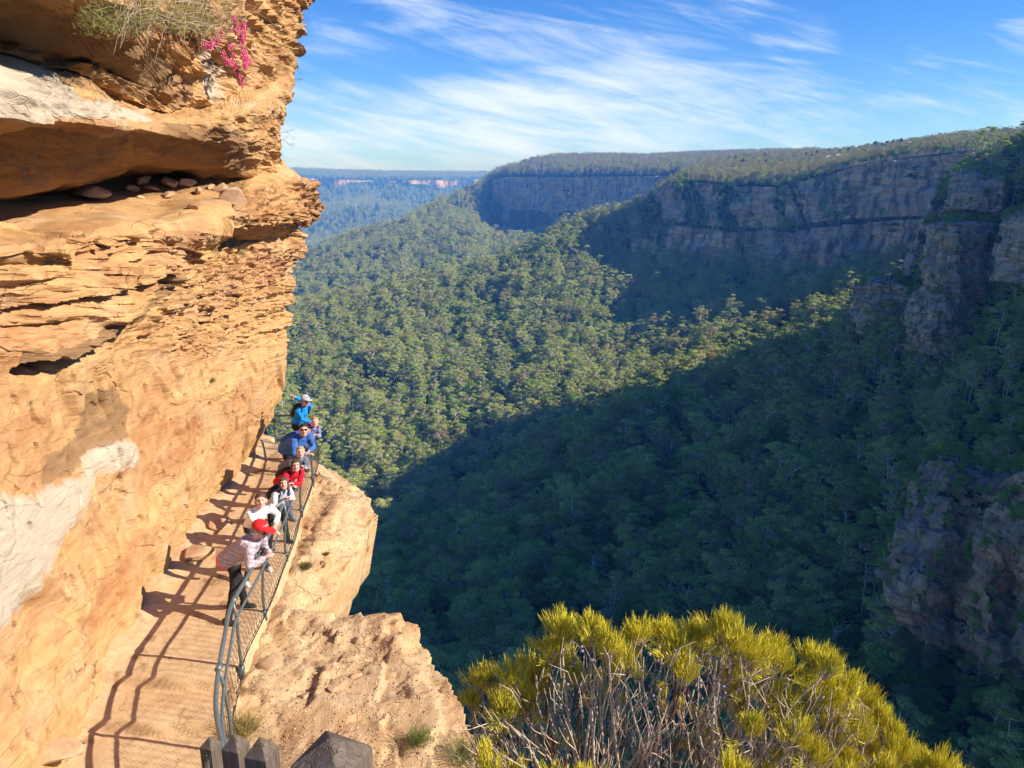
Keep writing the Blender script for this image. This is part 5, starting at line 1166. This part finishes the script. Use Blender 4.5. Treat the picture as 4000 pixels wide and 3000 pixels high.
# dense bare twig network in the open middle of the bush
for _ in range(1150):
    px = rg.uniform(1850, 3400); py = rg.uniform(top_y(px) + 130, 3250); r = 4.75 + rg.uniform(-.35, .5); c = vec(*P(px, py, r)); b0 = roots[int(np.argmin([np.linalg.norm(q - c) for q in roots]))]
    d_ = unit(unit(c - b0) + rg.normal(0, .28, 3)); l_ = rg.uniform(.15, .42); e_ = c + d_ * l_
    if proj(e_)[1] < top_y(proj(e_)[0]) + 110: continue
    twg.tube([c, c + d_ * l_ * .5 + rg.normal(0, .02, 3), e_], [.0045, .0035, .0018], 4)
    if proj(e_)[1] < top_y(proj(e_)[0]) + 110: continue
    if rg.random() < .5: f_ = c + d_ * l_ * .5; twg.tube([f_, f_ + unit(d_ + rg.normal(0, .5, 3)) * l_ * .5], [.0035, .0018], 4)
twg.V = [v - BO for v in twg.V]; stems.V = [v - BO for v in stems.V]
twg.build('twigs', M_twig, bush); stems.build('stems', M_twigb, bush)
M_cone = simple('grey_cones', (.30, .25, .23), .9, .3, 60); cn = MB(); cn.ell((0, 0, 0), (.011, .011, .016), 7, 5); cme = cn.mesh('cone'); cme.materials.append(M_cone)
for _ in range(95):
    px = rg.choice([rg.uniform(2150, 2320), rg.uniform(2500, 2620), rg.uniform(2700, 2860), rg.uniform(3050, 3300)]); py = top_y(px) + rg.uniform(150, 420); co = link('cone', cme, None, bush); co.location = vec(*P(px, py, 4.7 + rg.uniform(-.2, .2))) - BO; co.rotation_euler = rg.uniform(0, 3, 3)

# flowering shrub and dry twigs hanging over the upper overhang
M_leafy = leaf_mat('shrub_leaves', (.10, .14, .03), (.18, .20, .05), (.30, .28, .10)); M_pink = isl_mat('pink_petals', [(.62, .02, .12), (.80, .08, .25), (.88, .25, .40)])
def cw(px, py, X): return vec(*PX(px, py, X))
shr = empty('flowering_shrub', tuple(cw(760, -40, -4.9))); tag(shr, 'wispy shrub with pink flowers trailing over the top overhang', 'shrub'); SO = vec(*shr.location)
st_m = MB(); NB, ND, NL = [], [], []; fl_m = MB()
STR = [((640, -60), (900, 60), (930, 120)), ((700, -60), (930, 130), (965, 240)), ((760, -60), (860, 120), (810, 180)), ((760, -60), (900, 170), (940, 330)), ((800, -80), (950, 80), (950, 160)), ((700, -80), (800, 60), (850, 150)), ((820, -80), (960, 60), (870, 90)), ((600, -80), (760, -10), (800, 40)), ((850, -90), (950, 200), (960, 260)), ((700, -90), (860, 200), (900, 250))]
for k, (a, b_, c) in enumerate(STR):
    X = -4.55 - .05 * (k % 4) - .25 * (c[0] > 850); p_ = resample([cw(*a, X - .2), cw(*b_, X), cw(*c, X + .05)], 12) + rg.normal(0, .012, (12, 3)); st_m.tube(p_ - SO, np.linspace(.006, .002, 12), 4)
    for q in p_[2:]:
        n = 26; NB.append(q + rg.normal(0, .03, (n, 3))); ND.append(rg.normal(0, 1, (n, 3)) + vec(.2, 0, .3)); NL.append(rg.uniform(.012, .035, n))
    if k in (0, 1, 2, 3, 4, 8, 9):
        fl_m = MB()
        for q in p_[6:]:
            for _ in range(26): o_ = q + rg.normal(0, .026, 3); r_ = rg.uniform(.007, .013); fl_m.ell(o_ - SO, vec(r_, r_, r_ * 1.5), 5, 4)
        fl_m.build('flower_cluster', M_pink, shr)
V_, Q_ = blades(rg, np.concatenate(NB) - SO, np.concatenate(ND), np.concatenate(NL), .0035, .1); m = MB(); m.add(V_, Q_); m.build('leaves', M_leafy, shr, False)
st_m.build('stems', M_twig, shr)
# dry scrub on top of the overhang
scr = empty('overhanging_scrub', tuple(cw(560, 10, -4.4))); tag(scr, 'tangled green and straw-coloured scrub with dry grey twigs hanging over the dark overhang', 'shrub'); SO = vec(*scr.location)
NB, ND, NL = [], [], []; tw = MB()
for _ in range(120):
    px = rg.uniform(400, 880); py = rg.uniform(-120, 60) + 40 * (px > 500); X = -4.25 + rg.uniform(-.15, .15) - .35 * (px > 700); a = cw(px, py, X); e = cw(px + rg.uniform(-80, 260), py + rg.uniform(30, 190), X + .12); md_ = (a + e) / 2 + vec(.08, 0, .12)
    p_ = resample([a, md_, e], 10) + rg.normal(0, .008, (10, 3)); tw.tube(p_ - SO, np.linspace(.0035, .0012, 10), 4)
for _ in range(300):
    px = rg.uniform(310, 900); py = rg.uniform(-150, 110 + .04 * (px - 400)); c = cw(px, py, -4.25 + rg.uniform(-.2, .15) - .35 * (px > 700)); n = 55; NB.append(c + rg.normal(0, .05, (n, 3))); ND.append(rg.normal(0, .7, (n, 3)) + vec(.5, -.1, .1)); NL.append(rg.uniform(.03, .10, n))
V_, Q_ = blades(rg, np.concatenate(NB) - SO, np.concatenate(ND), np.concatenate(NL), .0022, .3); m = MB(); m.add(V_, Q_); m.build('leaves', isl_mat('scrub_mix', [(.14, .17, .04), (.30, .30, .08), (.42, .34, .16), (.20, .22, .05), (.34, .24, .12), (.12, .10, .04)]), scr, False); tw.build('twigs', M_twig, scr)
# bare twigs sticking out of the cliff edge
bt = empty('bare_twigs', tuple(cw(1080, 520, -5.2))); tag(bt, 'leafless dark twigs sticking out of the cliff edge against the sky', 'plant'); SO = vec(*bt.location); tw = MB()
def grow(p, d, l, r, dep):
    e = p + d * l; tw.tube(np.array([p, (p + e) / 2 + rg.normal(0, .02 * l, 3), e]) - SO, [r, r * .8, r * .5], 4)
    if dep:
        for _ in range(3): grow(e - d * l * rg.uniform(0, .5), unit(d + rg.normal(0, .45, 3)), l * rg.uniform(.5, .8), r * .6, dep - 1)
for px, py, dx_, dz_ in [(1060, 300, .7, .6), (1130, 330, .7, .5), (1100, 380, .8, -.2), (1090, 520, .9, .1), (1085, 540, .8, -.3)]: grow(cw(px, py, -5.25), unit(vec(dx_, -.1, dz_)), .22, .004, 3)
tw.build('twigs', simple('dark_twigs', (.12, .08, .07), .9, .3, 20), bt)
# grass tufts
M_grass = leaf_mat('dry_grass', (.30, .22, .08), (.38, .30, .11), (.26, .28, .09))
def tuft(px, py, w_, n, ln, label, green=False, spread=.8, mat=None):
    h = hit(px, py)
    if h is None: return
    c = vec(*h[0]); s_ = w_ / F_PX * h[3]; b_ = rg.normal(0, s_ * .16, (n, 3)) * vec(1, 1, .1); d_ = rg.normal(0, spread, (n, 3)) * vec(1, 1, .3) + vec(.25, 0, 1)
    V_, Q_ = blades(rg, b_, d_, rg.uniform(.4, 1, n) * ln, .0022, .35); m = MB(); m.add(V_, Q_); o = m.build('grass_tuft', mat or M_grass, None, False); o.location = c; tag(o, label, 'grass tuft')
tuft(945, 2860, 130, 800, .30, 'feathery straw-coloured grass tuft at the foot of the fence')
tuft(1190, 2215, 80, 900, .09, 'low dark mossy cushion on the open ledge beside the netting', spread=1.2, mat=leaf_mat('moss', (.08, .075, .03), (.12, .11, .04), (.15, .13, .05)))
tuft(1275, 2165, 30, 200, .07, 'tiny green tuft above the mossy cushion on the ledge', spread=1.2, mat=M_leafy)
tuft(930, 990, 70, 500, .10, 'grey dry tuft under the dark undercut of the cliff', spread=1.1)
tuft(825, 1490, 40, 300, .10, 'small dark tuft in a crevice halfway up the cliff wall', spread=1.0, mat=M_leafy)
tuft(1800, 2960, 200, 500, .28, 'sparse green grass tuft at the ledge edge below the bush', spread=.8, mat=M_leafy)
tuft(1630, 2900, 150, 300, .24, 'thin upright grass tuft on the ledge corner left of the bush', spread=.6, mat=M_leafy)

# ------------------------------------------------------------------ the settlement on the plateau: pines and pale houses
B1 = BVHTree.FromPolygons([tuple(v) for v in G1.reshape(-1, 3)], [tuple(q) for q in (lambda i: np.stack([i[:-1, :-1], i[:-1, 1:], i[1:, 1:], i[1:, :-1]], -1).reshape(-1, 4).tolist())(np.arange(G1.shape[0] * G1.shape[1]).reshape(G1.shape[:2]))])
def plateau(px, r):
    x_ = (px - 2000) / F_PX * r * 1.035; h = B1.ray_cast(Vector((x_, r, 400)), Vector((0, 0, -1))); return h[0] if h[0] else Vector((x_, r, 45))
pp = None
for k in range(46):
    px = 2790 + k * 17 + rg.uniform(-8, 8) if k < 38 else rg.uniform(3300, 3560); c = plateau(px, rg.uniform(1120, 1290) - max(0, px - 3000) * .25)
    if pp is None: o = pp = make_tree(6)
    else: o = copy_thing(pp)
    s_ = rg.uniform(.6, 1.15) * (1.0 if px < 3500 else 1.1); o.location = c; o.scale = (s_ * rg.uniform(1.4, 2.0), s_ * 1.6, s_ * .72); o.rotation_euler = (0, 0, rg.uniform(0, 6)); tag(o, 'dark pine standing on the skyline of the plateau settlement', 'tree', 'pines on the plateau skyline')
M_hw = simple('pale_house_wall', (.62, .60, .55), .8, .1, 1); M_hr = [simple('grey_roof', (.34, .36, .38), .6, .1, 1), simple('red_roof', (.42, .16, .1), .7, .1, 1)]; M_win = simple('window_glass', (.03, .04, .05), .2, .1)
HL = ['long pale house with grey roof among the plateau pines, leftmost', 'small pale house with a red roof on the plateau', 'wide cream house with grey roof in the middle of the plateau settlement', 'low white house right of the cream one', 'pale cottage with grey roof near the tallest skyline pines', 'white roofed shed at the right end of the settlement']
for k, px in enumerate([2805, 2990, 3160, 3195, 3260, 3440]):
    c = plateau(px, 1060 - max(0, px - 3100) * .3); hs_ = empty('house', c + Vector((0, 0, 3)), rg.uniform(-.3, .3)); tag(hs_, HL[k], 'house', 'houses on the far plateau'); w_, d_, h_ = rg.uniform(11, 18), 8, rg.uniform(4, 6.5)
    m = MB(); m.box((0, 0, h_ / 2 - 2), (w_, d_, h_ + 4)); wl = m.build('wall', M_hw, hs_, False)
    m = MB(); m.add([(-w_ / 2 - .6, -d_ / 2 - .6, h_), (w_ / 2 + .6, -d_ / 2 - .6, h_), (w_ / 2 + .6, d_ / 2 + .6, h_), (-w_ / 2 - .6, d_ / 2 + .6, h_), (-w_ / 2 - .6, 0, h_ + 2.6), (w_ / 2 + .6, 0, h_ + 2.6)], [[0, 1, 5, 4], [2, 3, 4, 5], [3, 2, 1, 0]], [[0, 4, 3], [1, 2, 5]]); m.build('roof', M_hr[k == 1], hs_, False)
    for q in (-.3, 0, .3): m = MB(); m.box((q * w_, -d_ / 2 - .03, h_ * .55), (1.6, .1, 1.4)); m.build('window', M_win, hs_, False)
# ------------------------------------------------------------------ haze
def haze():
    m_ = bpy.data.materials.new('haze'); m_.use_nodes = True; n = m_.node_tree.nodes; n.clear()
    o = n.new('ShaderNodeOutputMaterial'); v = n.new('ShaderNodeVolumePrincipled')
    v.inputs['Color'].default_value = HAZE_COL; v.inputs['Density'].default_value = HAZE_D; v.inputs['Anisotropy'].default_value = .1
    v.inputs['Absorption Color'].default_value = (.9, .95, 1, 1)
    m_.node_tree.links.new(v.outputs[0], o.inputs['Volume'])
    b = MB(); b.box((0, 4300, -155), (36000, 11000, 610)); ob = b.build('haze', m_, smooth=False); tag(ob, kind='stuff')
HAZE_COL = (.10, .34, 1.0, 1); HAZE_D = .00019
haze()
